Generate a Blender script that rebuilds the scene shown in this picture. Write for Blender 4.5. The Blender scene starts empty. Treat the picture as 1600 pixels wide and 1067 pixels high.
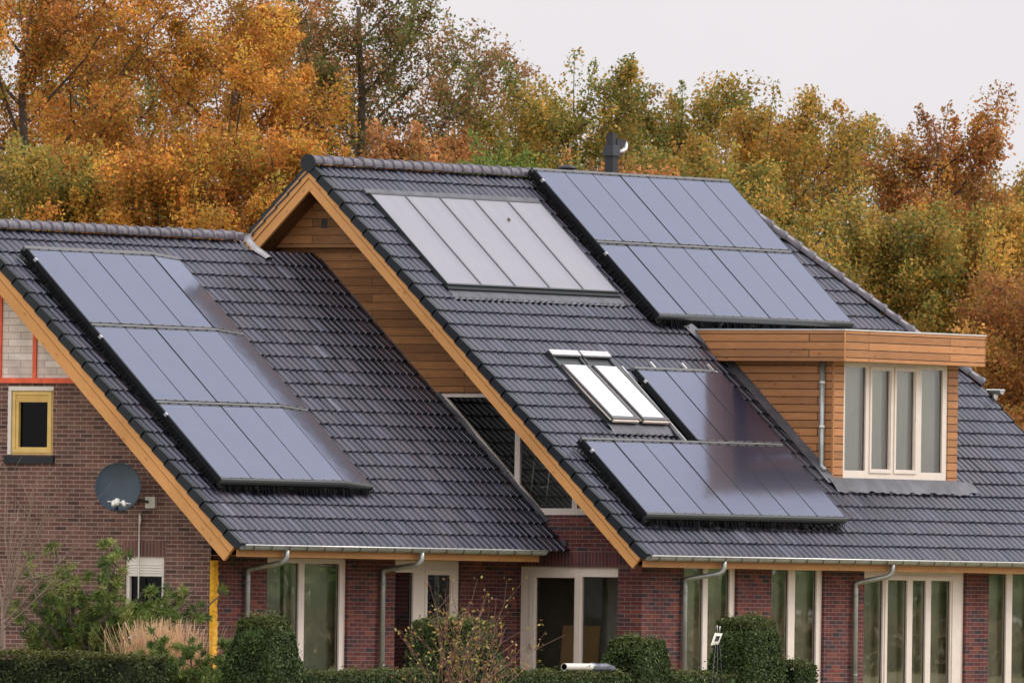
import bpy, bmesh, math, random
import numpy as np
from mathutils import Matrix, Vector

random.seed(7)
rng = np.random.default_rng(11)
SC = bpy.context.scene
COL = SC.collection
PI = math.pi

# ------------------------------------------------------------------ measurements (metres, z = 0 is the garden)
PITCH = 0.76677
CP, SP = math.cos(PITCH), math.sin(PITCH)
EAVE_Z = 2.70                      # main eaves
MT = 8.511                         # main slope length
M_RIDGE_Y, M_RIDGE_Z = MT * CP, EAVE_Z + MT * SP
MX1 = 14.75                        # right hand verge
HIP_X, HIP_Z = 11.75, 5.50
WX, WY, WZ = -8.322, 1.835, 2.758  # wing verge / eaves corner
WT = 6.70
W_RIDGE_Y, W_RIDGE_Z = WY + WT * CP, WZ + WT * SP
GX = 0.70                          # gable wall of the main house
FY = 0.465                         # front wall of the main house
WFY = 2.70                         # front wall of the wing
WGX = -7.722                       # gable wall of the wing
PD = 0.239                         # panel glass above the roof plane
PW, PL, PG = 0.8298, 1.558, 0.09


# ------------------------------------------------------------------ materials
def mat(name):
    m = bpy.data.materials.new(name)
    m.use_nodes = True
    nt = m.node_tree
    return m, nt, nt.nodes['Principled BSDF']


def N(nt, kind, **kw):
    n = nt.nodes.new(kind)
    for k, v in kw.items():
        if k in n.inputs:
            n.inputs[k].default_value = v
        else:
            setattr(n, k, v)
    return n


def ramp(nt, src, stops):
    r = nt.nodes.new('ShaderNodeValToRGB')
    el = r.color_ramp.elements
    while len(el) < len(stops):
        el.new(0.5)
    for e, (p, c) in zip(el, stops):
        e.position = p
        e.color = (*c, 1)
    nt.links.new(src, r.inputs[0])
    return r.outputs[0]


def mix(nt, fac, a, b, mode='MIX'):
    n = nt.nodes.new('ShaderNodeMixRGB')
    n.blend_type = mode
    for s, v in ((n.inputs[0], fac), (n.inputs[1], a), (n.inputs[2], b)):
        if hasattr(v, 'is_output'):
            nt.links.new(v, s)
        elif isinstance(v, (int, float)):
            s.default_value = v
        else:
            s.default_value = (*v, 1)
    return n.outputs[0]


def noise(nt, scale, detail=3, rough=0.6, stretch=None, coord='Object'):
    tc = nt.nodes.new('ShaderNodeTexCoord')
    n = N(nt, 'ShaderNodeTexNoise', Scale=scale, Detail=detail, Roughness=rough)
    if stretch:
        mp = nt.nodes.new('ShaderNodeMapping')
        mp.inputs['Scale'].default_value = stretch
        nt.links.new(tc.outputs[coord], mp.inputs[0])
        nt.links.new(mp.outputs[0], n.inputs['Vector'])
    else:
        nt.links.new(tc.outputs[coord], n.inputs['Vector'])
    return n.outputs['Fac']


def bump(nt, bsdf, src, strength, dist):
    b = N(nt, 'ShaderNodeBump', Strength=strength, Distance=dist)
    nt.links.new(src, b.inputs['Height'])
    nt.links.new(b.outputs[0], bsdf.inputs['Normal'])


def plain(name, col, rough=0.5, metal=0.0, var=0.12, nscale=6.0, spec=0.5):
    m, nt, b = mat(name)
    f = noise(nt, nscale, 4)
    c = ramp(nt, f, [(0.3, [v * (1 - var) for v in col]), (0.7, [min(1, v * (1 + var)) for v in col])])
    nt.links.new(c, b.inputs['Base Color'])
    b.inputs['Roughness'].default_value = rough
    b.inputs['Metallic'].default_value = metal
    b.inputs['Specular IOR Level'].default_value = spec
    return m


def brick_mat(name, cols, mortar, bw=0.22, bh=0.0625, ms=0.006, soldier=False, weather=None):
    m, nt, b = mat(name)
    tc = nt.nodes.new('ShaderNodeTexCoord')
    br = N(nt, 'ShaderNodeTexBrick', Scale=1.0)
    br.inputs['Brick Width'].default_value = bw
    br.inputs['Row Height'].default_value = bh
    br.inputs['Mortar Size'].default_value = ms
    br.inputs['Mortar Smooth'].default_value = 0.25
    br.inputs['Color1'].default_value = (0, 0, 0, 1)
    br.inputs['Color2'].default_value = (1, 1, 1, 1)
    br.inputs['Mortar'].default_value = (0.5, 0.5, 0.5, 1)
    if soldier:
        br.offset = 0.0
    nt.links.new(tc.outputs['Object'], br.inputs['Vector'])
    c = ramp(nt, br.outputs['Color'], [(i / (len(cols) - 1), q) for i, q in enumerate(cols)])
    n1 = noise(nt, 2.0, 5)
    c = mix(nt, 0.75, c, ramp(nt, n1, [(0.28, (0.55, 0.54, 0.56)), (0.72, (1.30, 1.26, 1.22))]), 'MULTIPLY')
    n2 = noise(nt, 60, 2)
    c = mix(nt, 0.4, c, ramp(nt, n2, [(0.2, (0.6, 0.6, 0.6)), (0.8, (1.3, 1.3, 1.3))]), 'MULTIPLY')
    mm = mix(nt, 0.5, mortar, ramp(nt, n1, [(0.3, [v * 0.6 for v in mortar]), (0.7, [v * 1.3 for v in mortar])]))
    c = mix(nt, br.outputs['Fac'], c, mm)
    nt.links.new(c, b.inputs['Base Color'])
    b.inputs['Roughness'].default_value = 0.9
    b.inputs['Specular IOR Level'].default_value = 0.25
    inv = N(nt, 'ShaderNodeMath', operation='SUBTRACT')
    inv.inputs[0].default_value = 1.0
    nt.links.new(br.outputs['Fac'], inv.inputs[1])
    bump(nt, b, inv.outputs[0], 0.6, 0.006)
    return m


def wood_mat(name, c0, c1, knot=(0.12, 0.04, 0.012), board=0.146, length=2.7, groove=0.006, gcol=(0.03, 0.012, 0.005), rough=0.55, joint=True):
    """boards run along object X, stacked along object Y"""
    m, nt, b = mat(name)
    tc = nt.nodes.new('ShaderNodeTexCoord')
    g = noise(nt, 3.0, 6, 0.65, (1.2, 22, 22))
    c = ramp(nt, g, [(0.28, c0), (0.72, c1)])
    if board:
        br = N(nt, 'ShaderNodeTexBrick', Scale=1.0)
        br.inputs['Brick Width'].default_value = length
        br.inputs['Row Height'].default_value = board
        br.inputs['Mortar Size'].default_value = groove
        br.inputs['Mortar Smooth'].default_value = 0.3
        br.inputs['Color1'].default_value = (0.72, 0.70, 0.68, 1)
        br.inputs['Color2'].default_value = (1.22, 1.18, 1.12, 1)
        br.offset = 0.37
        nt.links.new(tc.outputs['Object'], br.inputs['Vector'])
        c = mix(nt, 0.9, c, br.outputs['Color'], 'MULTIPLY')
    # knots
    mp = nt.nodes.new('ShaderNodeMapping')
    mp.inputs['Scale'].default_value = (3.2, 7.5, 7.5)
    nt.links.new(tc.outputs['Object'], mp.inputs[0])
    vo = N(nt, 'ShaderNodeTexVoronoi', Scale=1.0)
    nt.links.new(mp.outputs[0], vo.inputs['Vector'])
    k = ramp(nt, vo.outputs['Distance'], [(0.05, (1, 1, 1)), (0.16, (0, 0, 0))])
    kf = N(nt, 'ShaderNodeMath', operation='MULTIPLY')
    nt.links.new(k, kf.inputs[0])
    kf.inputs[1].default_value = 0.6
    c = mix(nt, kf.outputs[0], c, knot)
    if board:
        c = mix(nt, br.outputs['Fac'], c, gcol)
        inv = N(nt, 'ShaderNodeMath', operation='SUBTRACT')
        inv.inputs[0].default_value = 1.0
        nt.links.new(br.outputs['Fac'], inv.inputs[1])
        bump(nt, b, inv.outputs[0], 0.5, 0.008)
    # slow weathering
    w = noise(nt, 0.9, 3)
    c = mix(nt, 0.5, c, ramp(nt, w, [(0.3, (0.72, 0.7, 0.68)), (0.7, (1.18, 1.18, 1.18))]), 'MULTIPLY')
    nt.links.new(c, b.inputs['Base Color'])
    b.inputs['Roughness'].default_value = rough
    b.inputs['Specular IOR Level'].default_value = 0.3
    return m


def tile_mat():
    m, nt, b = mat('glazed_anthracite_tile')
    geo = nt.nodes.new('ShaderNodeNewGeometry')
    c = ramp(nt, geo.outputs['Random Per Island'],
             [(0.0, (0.007, 0.008, 0.014)), (0.3, (0.014, 0.014, 0.024)), (0.6, (0.022, 0.019, 0.029)),
              (0.85, (0.034, 0.024, 0.034)), (0.992, (0.032, 0.036, 0.060)), (1.0, (0.09, 0.09, 0.115))])
    n1 = noise(nt, 0.7, 4)
    c = mix(nt, 0.7, c, ramp(nt, n1, [(0.3, (0.72, 0.72, 0.74)), (0.7, (1.25, 1.2, 1.2))]), 'MULTIPLY')
    n2 = noise(nt, 14, 5)
    c = mix(nt, 0.5, c, ramp(nt, n2, [(0.35, (0.7, 0.7, 0.7)), (0.7, (1.25, 1.22, 1.15))]), 'MULTIPLY')
    n3 = noise(nt, 5.5, 8, 0.75)
    c = mix(nt, ramp(nt, n3, [(0.66, (0, 0, 0)), (0.74, (0.55, 0.55, 0.55))]), c, (0.13, 0.115, 0.075))
    nt.links.new(c, b.inputs['Base Color'])
    r = ramp(nt, geo.outputs['Random Per Island'], [(0, (0.18,) * 3), (1, (0.36,) * 3)])
    nt.links.new(r, b.inputs['Roughness'])
    b.inputs['IOR'].default_value = 1.78
    b.inputs['Specular Tint'].default_value = (0.83, 0.86, 1.0, 1)
    return m


def panel_mat():
    m, nt, b = mat('solar_cell_laminate')
    tc = nt.nodes.new('ShaderNodeTexCoord')
    br = N(nt, 'ShaderNodeTexBrick', Scale=1.0)
    br.offset = 0.0
    br.inputs['Brick Width'].default_value = 0.127
    br.inputs['Row Height'].default_value = 0.127
    br.inputs['Mortar Size'].default_value = 0.002
    br.inputs['Color1'].default_value = (0.010, 0.011, 0.030, 1)
    br.inputs['Color2'].default_value = (0.014, 0.014, 0.036, 1)
    br.inputs['Mortar'].default_value = (0.03, 0.03, 0.045, 1)
    nt.links.new(tc.outputs['Object'], br.inputs['Vector'])
    wv = N(nt, 'ShaderNodeTexWave', Scale=11.0, Distortion=0.0)
    wv.bands_direction = 'Y'
    nt.links.new(tc.outputs['Object'], wv.inputs['Vector'])
    c = mix(nt, 0.25, br.outputs['Color'], ramp(nt, wv.outputs['Fac'], [(0.4, (0.5, 0.5, 0.6)), (0.9, (2.2, 2.2, 2.4))]), 'MULTIPLY')
    nt.links.new(c, b.inputs['Base Color'])
    b.inputs['Roughness'].default_value = 0.30
    b.inputs['IOR'].default_value = 1.5
    # front glass: strong, bluish sky reflection
    gl = N(nt, 'ShaderNodeBsdfGlossy', Roughness=0.10)
    gcol = mix(nt, br.outputs['Fac'], (0.60, 0.66, 0.86), (0.47, 0.52, 0.70))
    gcol = mix(nt, 1.0, gcol, ramp(nt, wv.outputs['Fac'], [(0.2, (0.86, 0.86, 0.89)), (0.9, (1.10, 1.10, 1.08))]), 'MULTIPLY')
    dn_ = noise(nt, 2.2, 5)
    gcol = mix(nt, 0.6, gcol, ramp(nt, dn_, [(0.3, (0.93, 0.93, 0.93)), (0.7, (1.06, 1.06, 1.05))]), 'MULTIPLY')
    nt.links.new(gcol, gl.inputs['Color'])
    n1 = noise(nt, 1.3, 2)
    bp = N(nt, 'ShaderNodeBump', Strength=0.06, Distance=0.05)
    nt.links.new(n1, bp.inputs['Height'])
    nt.links.new(bp.outputs[0], gl.inputs['Normal'])
    fr = N(nt, 'ShaderNodeFresnel', IOR=2.6)
    ms = nt.nodes.new('ShaderNodeMixShader')
    nt.links.new(fr.outputs[0], ms.inputs[0])
    nt.links.new(b.outputs[0], ms.inputs[1])
    nt.links.new(gl.outputs[0], ms.inputs[2])
    nt.links.new(ms.outputs[0], nt.nodes['Material Output'].inputs[0])
    return m


def collector_mat():
    m, nt, b = mat('prismatic_collector_glass')
    tc = nt.nodes.new('ShaderNodeTexCoord')
    sep = nt.nodes.new('ShaderNodeSeparateXYZ')
    nt.links.new(tc.outputs['Object'], sep.inputs[0])
    n1 = noise(nt, 1.5, 3)
    c = ramp(nt, n1, [(0.3, (0.105, 0.10, 0.12)), (0.7, (0.14, 0.13, 0.15))])
    nt.links.new(c, b.inputs['Base Color'])
    b.inputs['Roughness'].default_value = 0.4
    gl = N(nt, 'ShaderNodeBsdfGlossy', Roughness=0.38)
    gl.inputs['Color'].default_value = (0.68, 0.665, 0.71, 1)
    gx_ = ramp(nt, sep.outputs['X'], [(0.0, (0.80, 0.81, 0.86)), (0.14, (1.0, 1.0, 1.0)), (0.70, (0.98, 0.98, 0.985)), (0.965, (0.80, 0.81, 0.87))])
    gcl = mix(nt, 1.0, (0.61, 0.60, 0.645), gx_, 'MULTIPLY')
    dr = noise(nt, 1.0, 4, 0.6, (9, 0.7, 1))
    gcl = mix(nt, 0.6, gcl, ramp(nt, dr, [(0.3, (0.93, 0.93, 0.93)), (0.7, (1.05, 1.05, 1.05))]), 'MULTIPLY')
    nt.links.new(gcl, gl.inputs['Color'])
    fr = N(nt, 'ShaderNodeFresnel', IOR=3.0)
    ms = nt.nodes.new('ShaderNodeMixShader')
    nt.links.new(fr.outputs[0], ms.inputs[0])
    nt.links.new(b.outputs[0], ms.inputs[1])
    nt.links.new(gl.outputs[0], ms.inputs[2])
    nt.links.new(ms.outputs[0], nt.nodes['Material Output'].inputs[0])
    return m


def glass_mat(name, ior=2.5, tint=(0.86, 0.9, 0.84), gloss=(0.95, 0.97, 0.95), rough=0.0, wob=0.004):
    m = bpy.data.materials.new(name)
    m.use_nodes = True
    nt = m.node_tree
    nt.nodes.remove(nt.nodes['Principled BSDF'])
    tr = nt.nodes.new('ShaderNodeBsdfTransparent')
    tr.inputs[0].default_value = (*tint, 1)
    gl = N(nt, 'ShaderNodeBsdfGlossy', Roughness=rough)
    gl.inputs[0].default_value = (*gloss, 1)
    n1 = noise(nt, 1.1, 1)
    bp = N(nt, 'ShaderNodeBump', Strength=wob, Distance=0.2)
    nt.links.new(n1, bp.inputs['Height'])
    nt.links.new(bp.outputs[0], gl.inputs['Normal'])
    fr = N(nt, 'ShaderNodeFresnel', IOR=ior)
    ms = nt.nodes.new('ShaderNodeMixShader')
    nt.links.new(fr.outputs[0], ms.inputs[0])
    nt.links.new(tr.outputs[0], ms.inputs[1])
    nt.links.new(gl.outputs[0], ms.inputs[2])
    nt.links.new(ms.outputs[0], nt.nodes['Material Output'].inputs[0])
    return m


def leaf_mat(name, trans=0.35, rough=0.6):
    m, nt, b = mat(name)
    at = nt.nodes.new('ShaderNodeAttribute')
    at.attribute_name = 'Col'
    geo = nt.nodes.new('ShaderNodeNewGeometry')
    v = ramp(nt, geo.outputs['Random Per Island'], [(0, (0.70, 0.70, 0.68)), (0.5, (1, 1, 1)), (1, (1.28, 1.28, 1.25))])
    c = mix(nt, 1.0, at.outputs['Color'], v, 'MULTIPLY')
    hsv = N(nt, 'ShaderNodeHueSaturation', Saturation=0.97, Value=1.10)
    nt.links.new(c, hsv.inputs['Color'])
    c = hsv.outputs[0]
    nt.links.new(c, b.inputs['Base Color'])
    b.inputs['Roughness'].default_value = rough
    b.inputs['Specular IOR Level'].default_value = 0.25
    if trans:
        t = nt.nodes.new('ShaderNodeBsdfTranslucent')
        nt.links.new(c, t.inputs[0])
        ms = nt.nodes.new('ShaderNodeMixShader')
        ms.inputs[0].default_value = trans
        nt.links.new(b.outputs[0], ms.inputs[1])
        nt.links.new(t.outputs[0], ms.inputs[2])
        nt.links.new(ms.outputs[0], nt.nodes['Material Output'].inputs[0])
    return m


M = {}
M['tile'] = tile_mat()
M['verge'] = plain('dark_verge_tile', (0.012, 0.016, 0.021), 0.45, spec=0.35)
M['ridge'] = plain('ridge_tile_clay', (0.10, 0.088, 0.108), 0.32, var=0.35, nscale=3.0)
M['under'] = plain('roof_underlay', (0.015, 0.015, 0.017), 0.9)
M['brick_red'] = brick_mat('red_brick', [(0.045, 0.033, 0.040), (0.10, 0.042, 0.042), (0.145, 0.045, 0.040), (0.115, 0.030, 0.030), (0.22, 0.066, 0.042)], (0.19, 0.15, 0.145))
M['brick_soldier'] = brick_mat('soldier_brick', [(0.075, 0.035, 0.04), (0.12, 0.045, 0.045), (0.17, 0.05, 0.05)], (0.15, 0.12, 0.12), bw=0.0625, bh=0.42, soldier=True)
M['brick_soldier_brown'] = brick_mat('brown_soldier_brick', [(0.12, 0.06, 0.05), (0.18, 0.085, 0.07), (0.15, 0.08, 0.068)], (0.26, 0.19, 0.17), bw=0.0625, bh=0.42, soldier=True)
M['brick_brown'] = brick_mat('brown_brick', [(0.080, 0.050, 0.044), (0.16, 0.080, 0.064), (0.21, 0.115, 0.090), (0.14, 0.076, 0.066), (0.195, 0.092, 0.070)], (0.38, 0.29, 0.25))
M['block'] = brick_mat('grey_block', [(0.74, 0.64, 0.58), (0.84, 0.75, 0.69), (0.90, 0.82, 0.76)], (0.44, 0.38, 0.36), bw=0.44, bh=0.105, ms=0.006)
M['fascia_wood'] = wood_mat('orange_board', (0.55, 0.255, 0.082), (0.70, 0.365, 0.132), board=0, knot=(0.22, 0.07, 0.02))
M['eave_wood'] = wood_mat('eaves_board', (0.36, 0.16, 0.05), (0.50, 0.25, 0.085), board=0, knot=(0.2, 0.07, 0.02))  # fascia wood darkened, shade under the gutter put into its colour
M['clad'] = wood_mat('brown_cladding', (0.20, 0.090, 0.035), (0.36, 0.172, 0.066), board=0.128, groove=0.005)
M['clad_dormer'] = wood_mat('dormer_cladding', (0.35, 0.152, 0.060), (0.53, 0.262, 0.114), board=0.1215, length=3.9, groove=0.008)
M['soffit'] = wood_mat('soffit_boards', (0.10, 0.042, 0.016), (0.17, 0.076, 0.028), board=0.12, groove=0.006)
M['cream'] = plain('cream_paint', (0.74, 0.645, 0.57), 0.4, var=0.05)
M['white_paint'] = plain('white_paint', (0.74, 0.69, 0.62), 0.45, var=0.05)
M['yellow_paint'] = plain('yellow_paint', (0.72, 0.50, 0.16), 0.5, var=0.10)
M['yellow_foam'] = plain('yellow_foam', (0.85, 0.42, 0.015), 0.7, var=0.25, nscale=14)
M['red_batten'] = plain('red_primer_batten', (0.82, 0.135, 0.055), 0.6, var=0.2)
M['zinc'] = plain('zinc', (0.36, 0.38, 0.36), 0.42, metal=0.55, var=0.2)
M['zinc_lip'] = plain('bright_zinc', (0.66, 0.66, 0.66), 0.35, metal=0.4, var=0.1)
M['lead'] = plain('lead_sheet', (0.085, 0.085, 0.10), 0.55, metal=0.2, var=0.35, nscale=3.5)
M['lead_light'] = plain('new_lead', (0.24, 0.235, 0.26), 0.5, metal=0.2, var=0.2, nscale=5)
M['alu'] = plain('aluminium', (0.56, 0.55, 0.55), 0.35, metal=0.6, var=0.08)
M['alu_dull'] = plain('dull_aluminium', (0.115, 0.112, 0.115), 0.45, metal=0.4, var=0.12)
M['black_frame'] = plain('black_anodised', (0.006, 0.009, 0.011), 0.55, var=0.2, spec=0.25)
M['trim'] = plain('grey_green_trim', (0.026, 0.031, 0.033), 0.36, var=0.15)
M['panel'] = panel_mat()
M['brush'] = plain('black_bristle_shade', (0.006, 0.006, 0.007), 0.9, spec=0.1)  # bristles, and the painted shade strips left of the arrays
M['collector'] = collector_mat()
M['glass'] = glass_mat('window_glass')
M['glass_clear'] = glass_mat('clear_window_glass', ior=1.9, tint=(0.88, 0.9, 0.88))
M['glass_black'] = glass_mat('black_window_glass', ior=1.25, tint=(0.12, 0.12, 0.13))
M['glass_mid'] = glass_mat('gable_glass', ior=1.7, tint=(0.7, 0.72, 0.68))
M['glass_dark'] = glass_mat('dark_window_glass', ior=1.6, tint=(0.82, 0.84, 0.80))
M['skylight_glass'] = plain('white_blind_glass', (0.84, 0.86, 0.86), 0.12, var=0.02)
M['curtain'] = plain('net_curtain', (0.74, 0.72, 0.66), 0.9, var=0.06, nscale=2)
M['added_sheer'] = plain('added_grey_green_sheer', (0.80, 0.78, 0.66), 0.95, var=0.22, nscale=0.9)  # curtain added behind the front panes to lighten them
M['curtain_dark'] = plain('grey_curtain', (0.17, 0.18, 0.18), 0.9, var=0.35, nscale=1.2)
M['plaster'] = plain('interior_plaster', (0.68, 0.65, 0.56), 0.9)
M['concrete'] = plain('floor_screed', (0.13, 0.125, 0.12), 0.9)
M['dish'] = plain('anthracite_dish', (0.032, 0.055, 0.075), 0.5, var=0.18, nscale=3, spec=0.5)
M['white_plastic'] = plain('white_plastic', (0.72, 0.70, 0.64), 0.4, var=0.06)
M['dark_plastic'] = plain('dark_plastic', (0.02, 0.02, 0.022), 0.5)
M['flue'] = plain('flue_metal', (0.020, 0.021, 0.028), 0.5, metal=0.1, var=0.15)
M['cardboard'] = plain('cardboard', (0.62, 0.38, 0.18), 0.9, var=0.08)
M['paper'] = plain('paper_label', (0.8, 0.76, 0.70), 0.9, var=0.05)
M['pvc'] = plain('pale_pvc', (0.60, 0.58, 0.52), 0.35, var=0.08)
M['tarp'] = plain('grey_plastic_wrap', (0.11, 0.12, 0.15), 0.3, var=0.4, nscale=12)
M['bark'] = plain('bark', (0.085, 0.065, 0.05), 0.95, var=0.4, nscale=9)
M['twig'] = plain('pale_twig', (0.24, 0.17, 0.13), 0.9, var=0.2, nscale=5)
M['red_twig'] = plain('red_twig', (0.20, 0.095, 0.075), 0.85, var=0.3, nscale=5)
M['leaf'] = leaf_mat('autumn_leaf', 0.40)
M['yew'] = leaf_mat('yew_needles', 0.12)
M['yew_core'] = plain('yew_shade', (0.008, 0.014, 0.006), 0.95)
M['needle'] = leaf_mat('pine_needle', 0.2)
M['straw'] = leaf_mat('straw_blade', 0.3)


def ground_mat():
    m, nt, b = mat('garden_and_field')
    n1 = noise(nt, 0.02, 6)
    n2 = noise(nt, 1.5, 6)
    c = mix(nt, n1, (0.07, 0.10, 0.025), (0.36, 0.25, 0.12))
    c = mix(nt, 0.7, c, ramp(nt, n2, [(0.3, (0.6, 0.6, 0.6)), (0.7, (1.3, 1.3, 1.2))]), 'MULTIPLY')
    nt.links.new(c, b.inputs['Base Color'])
    b.inputs['Roughness'].default_value = 1.0
    return m


M['ground'] = ground_mat()


# ------------------------------------------------------------------ mesh helpers
class MB:
    def __init__(s):
        s.v, s.f, s.mi, s.sm, s.mats = [], [], [], [], []

    def slot(s, m):
        if m not in s.mats:
            s.mats.append(m)
        return s.mats.index(m)

    def face(s, pts, m, smooth=False):
        k = len(s.v)
        s.v += [tuple(p) for p in pts]
        s.f.append(tuple(range(k, k + len(pts))))
        s.mi.append(s.slot(m))
        s.sm.append(smooth)

    def raw(s, verts, faces, m, smooth=False):
        k = len(s.v)
        s.v += [tuple(p) for p in verts]
        i = s.slot(m)
        for f in faces:
            s.f.append(tuple(q + k for q in f))
            s.mi.append(i)
            s.sm.append(smooth)

    def box(s, a, b, m):
        (x0, y0, z0), (x1, y1, z1) = a, b
        vs = [(x0, y0, z0), (x1, y0, z0), (x1, y1, z0), (x0, y1, z0), (x0, y0, z1), (x1, y0, z1), (x1, y1, z1), (x0, y1, z1)]
        s.raw(vs, [(0, 3, 2, 1), (4, 5, 6, 7), (0, 1, 5, 4), (1, 2, 6, 5), (2, 3, 7, 6), (3, 0, 4, 7)], m)

    def prism(s, poly, z0, z1, m):
        """poly: list of (x, y); extruded along z"""
        n = len(poly)
        area = sum(poly[i][0] * poly[(i + 1) % n][1] - poly[(i + 1) % n][0] * poly[i][1] for i in range(n))
        if area < 0:
            poly = poly[::-1]
        vs = [(x, y, z0) for x, y in poly] + [(x, y, z1) for x, y in poly]
        fs = [tuple(range(n))[::-1], tuple(range(n, 2 * n))]
        fs += [(i, (i + 1) % n, n + (i + 1) % n, n + i) for i in range(n)]
        s.raw(vs, fs, m)

    def tube(s, pts, radii, m, n=8, cap=True, smooth=True):
        pts = [Vector(p) for p in pts]
        if not hasattr(radii, '__len__'):
            radii = [radii] * len(pts)
        vs, fs = [], []
        d0 = (pts[1] - pts[0]).normalized()
        a = d0.orthogonal().normalized()
        for i, p in enumerate(pts):
            if i == 0:
                d = pts[1] - pts[0]
            elif i == len(pts) - 1:
                d = pts[-1] - pts[-2]
            else:
                d = (pts[i + 1] - p).normalized() + (p - pts[i - 1]).normalized()
            d.normalize()
            a = (a - d * a.dot(d)).normalized()
            bb = d.cross(a)
            for k in range(n):
                t = 2 * PI * k / n
                vs.append(p + (a * math.cos(t) + bb * math.sin(t)) * radii[i])
        for i in range(len(pts) - 1):
            for k in range(n):
                k2 = (k + 1) % n
                fs.append((i * n + k, i * n + k2, (i + 1) * n + k2, (i + 1) * n + k))
        if cap:
            fs.append(tuple(range(n))[::-1])
            fs.append(tuple(range((len(pts) - 1) * n, len(pts) * n)))
        s.raw(vs, fs, m, smooth)

    def build(s, name, parent=None, frame=None):
        me = bpy.data.meshes.new(name)
        me.from_pydata(s.v, [], s.f)
        for m in s.mats:
            me.materials.append(m)
        me.polygons.foreach_set('material_index', s.mi)
        me.polygons.foreach_set('use_smooth', s.sm)
        me.update()
        o = bpy.data.objects.new(name, me)
        COL.objects.link(o)
        if parent:
            o.parent = parent
        if frame is not None:
            o.matrix_local = frame
        return o


def frame(o, x, y):
    x, y = Vector(x).normalized(), Vector(y).normalized()
    z = x.cross(y)
    m = Matrix((x, y, z)).transposed().to_4x4()
    m.translation = Vector(o)
    return m


def empty(name, loc=(0, 0, 0), rz=0.0):
    o = bpy.data.objects.new(name, None)
    o.empty_display_size = 0.2
    COL.objects.link(o)
    o.location = loc
    o.rotation_euler = (0, 0, rz)
    return o


def tag(o, label=None, cat=None, group=None, kind=None):
    for k, v in (('label', label), ('category', cat), ('group', group), ('kind', kind)):
        if v:
            o[k] = v
    return o


def big_mesh(name, verts, quads, m, cols=None, smooth=None, parent=None, fr=None, extra=None):
    """numpy quads -> one mesh object"""
    me = bpy.data.meshes.new(name)
    nv, nf = len(verts), len(quads)
    me.vertices.add(nv)
    me.vertices.foreach_set('co', np.ascontiguousarray(verts, dtype=np.float32).ravel())
    me.loops.add(nf * 4)
    me.loops.foreach_set('vertex_index', np.ascontiguousarray(quads, dtype=np.int32).ravel())
    me.polygons.add(nf)
    me.polygons.foreach_set('loop_start', np.arange(nf, dtype=np.int32) * 4)
    me.materials.append(m)
    if smooth is not None:
        me.polygons.foreach_set('use_smooth', np.ascontiguousarray(smooth, dtype=bool))
    if cols is not None:
        a = me.color_attributes.new('Col', 'FLOAT_COLOR', 'POINT')
        c = np.ones((nv, 4), dtype=np.float32)
        c[:, :3] = cols
        a.data.foreach_set('color', c.ravel())
    me.update(calc_edges=True)
    me.validate()
    o = bpy.data.objects.new(name, me)
    COL.objects.link(o)
    if parent:
        o.parent = parent
    if fr is not None:
        o.matrix_local = fr
    return o


def leaf_quads(cen, nrm, length, width, rg, up=None):
    """diamond leaves: centres (n,3), normals (n,3), arrays of length/width"""
    n = len(cen)
    nrm = nrm / (np.linalg.norm(nrm, axis=1, keepdims=True) + 1e-9)
    a = rg.normal(size=(n, 3)) if up is None else up
    a = a - nrm * np.sum(a * nrm, 1, keepdims=True)
    a /= np.linalg.norm(a, axis=1, keepdims=True) + 1e-9
    b = np.cross(nrm, a)
    L = (np.broadcast_to(length, n) * 0.5)[:, None]
    Wd = (np.broadcast_to(width, n) * 0.5)[:, None]
    v = np.empty((n, 4, 3))
    v[:, 0] = cen - a * L
    v[:, 1] = cen + b * Wd + a * L * 0.15
    v[:, 2] = cen + a * L
    v[:, 3] = cen - b * Wd + a * L * 0.15
    q = np.arange(n * 4).reshape(n, 4)
    return v.reshape(-1, 3), q


# ------------------------------------------------------------------ frames
F_FRONT = frame((0, FY, 0), (1, 0, 0), (0, 0, 1))         # local z points to -y
F_GABLE = frame((GX, 0, 0), (0, -1, 0), (0, 0, 1))        # local x = -y, local z = -x
F_WGABLE = frame((WGX, 0, 0), (0, -1, 0), (0, 0, 1))
F_WFRONT = frame((0, WFY, 0), (1, 0, 0), (0, 0, 1))
F_RIGHT = frame((MX1 - 0.6, 0, 0), (0, 1, 0), (0, 0, 1))
F_MROOF = frame((0, 0, EAVE_Z), (1, 0, 0), (0, CP, SP))
F_MREAR = frame((MX1, 2 * M_RIDGE_Y, EAVE_Z), (-1, 0, 0), (0, -CP, SP))
F_WROOF = frame((WX, WY, WZ), (1, 0, 0), (0, CP, SP))
F_WREAR = frame((GX, 2 * W_RIDGE_Y - WY, WZ), (-1, 0, 0), (0, -CP, SP))


def mroof(x, t, d=0.0):
    return Vector((x, t * CP - d * SP, EAVE_Z + t * SP + d * CP))


# ------------------------------------------------------------------ camera
cam = bpy.data.cameras.new('camera')
co = bpy.data.objects.new('camera', cam)
COL.objects.link(co)
cm = Matrix(((0.53804714, -0.02213536, -0.84262406), (-0.84280542, 0.00197233, -0.53821476), (0.01357551, 0.99975304, -0.01759459))).to_4x4()
cm.translation = (-191.40316145, -119.84412127, 1.92283329)
co.matrix_world = cm
cam.sensor_width = 36
cam.lens = 525.6527
cam.clip_start = 5
cam.clip_end = 6000
cam.dof.use_dof = True
cam.dof.focus_distance = 226
cam.dof.aperture_fstop = 6.3
SC.camera = co

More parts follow.
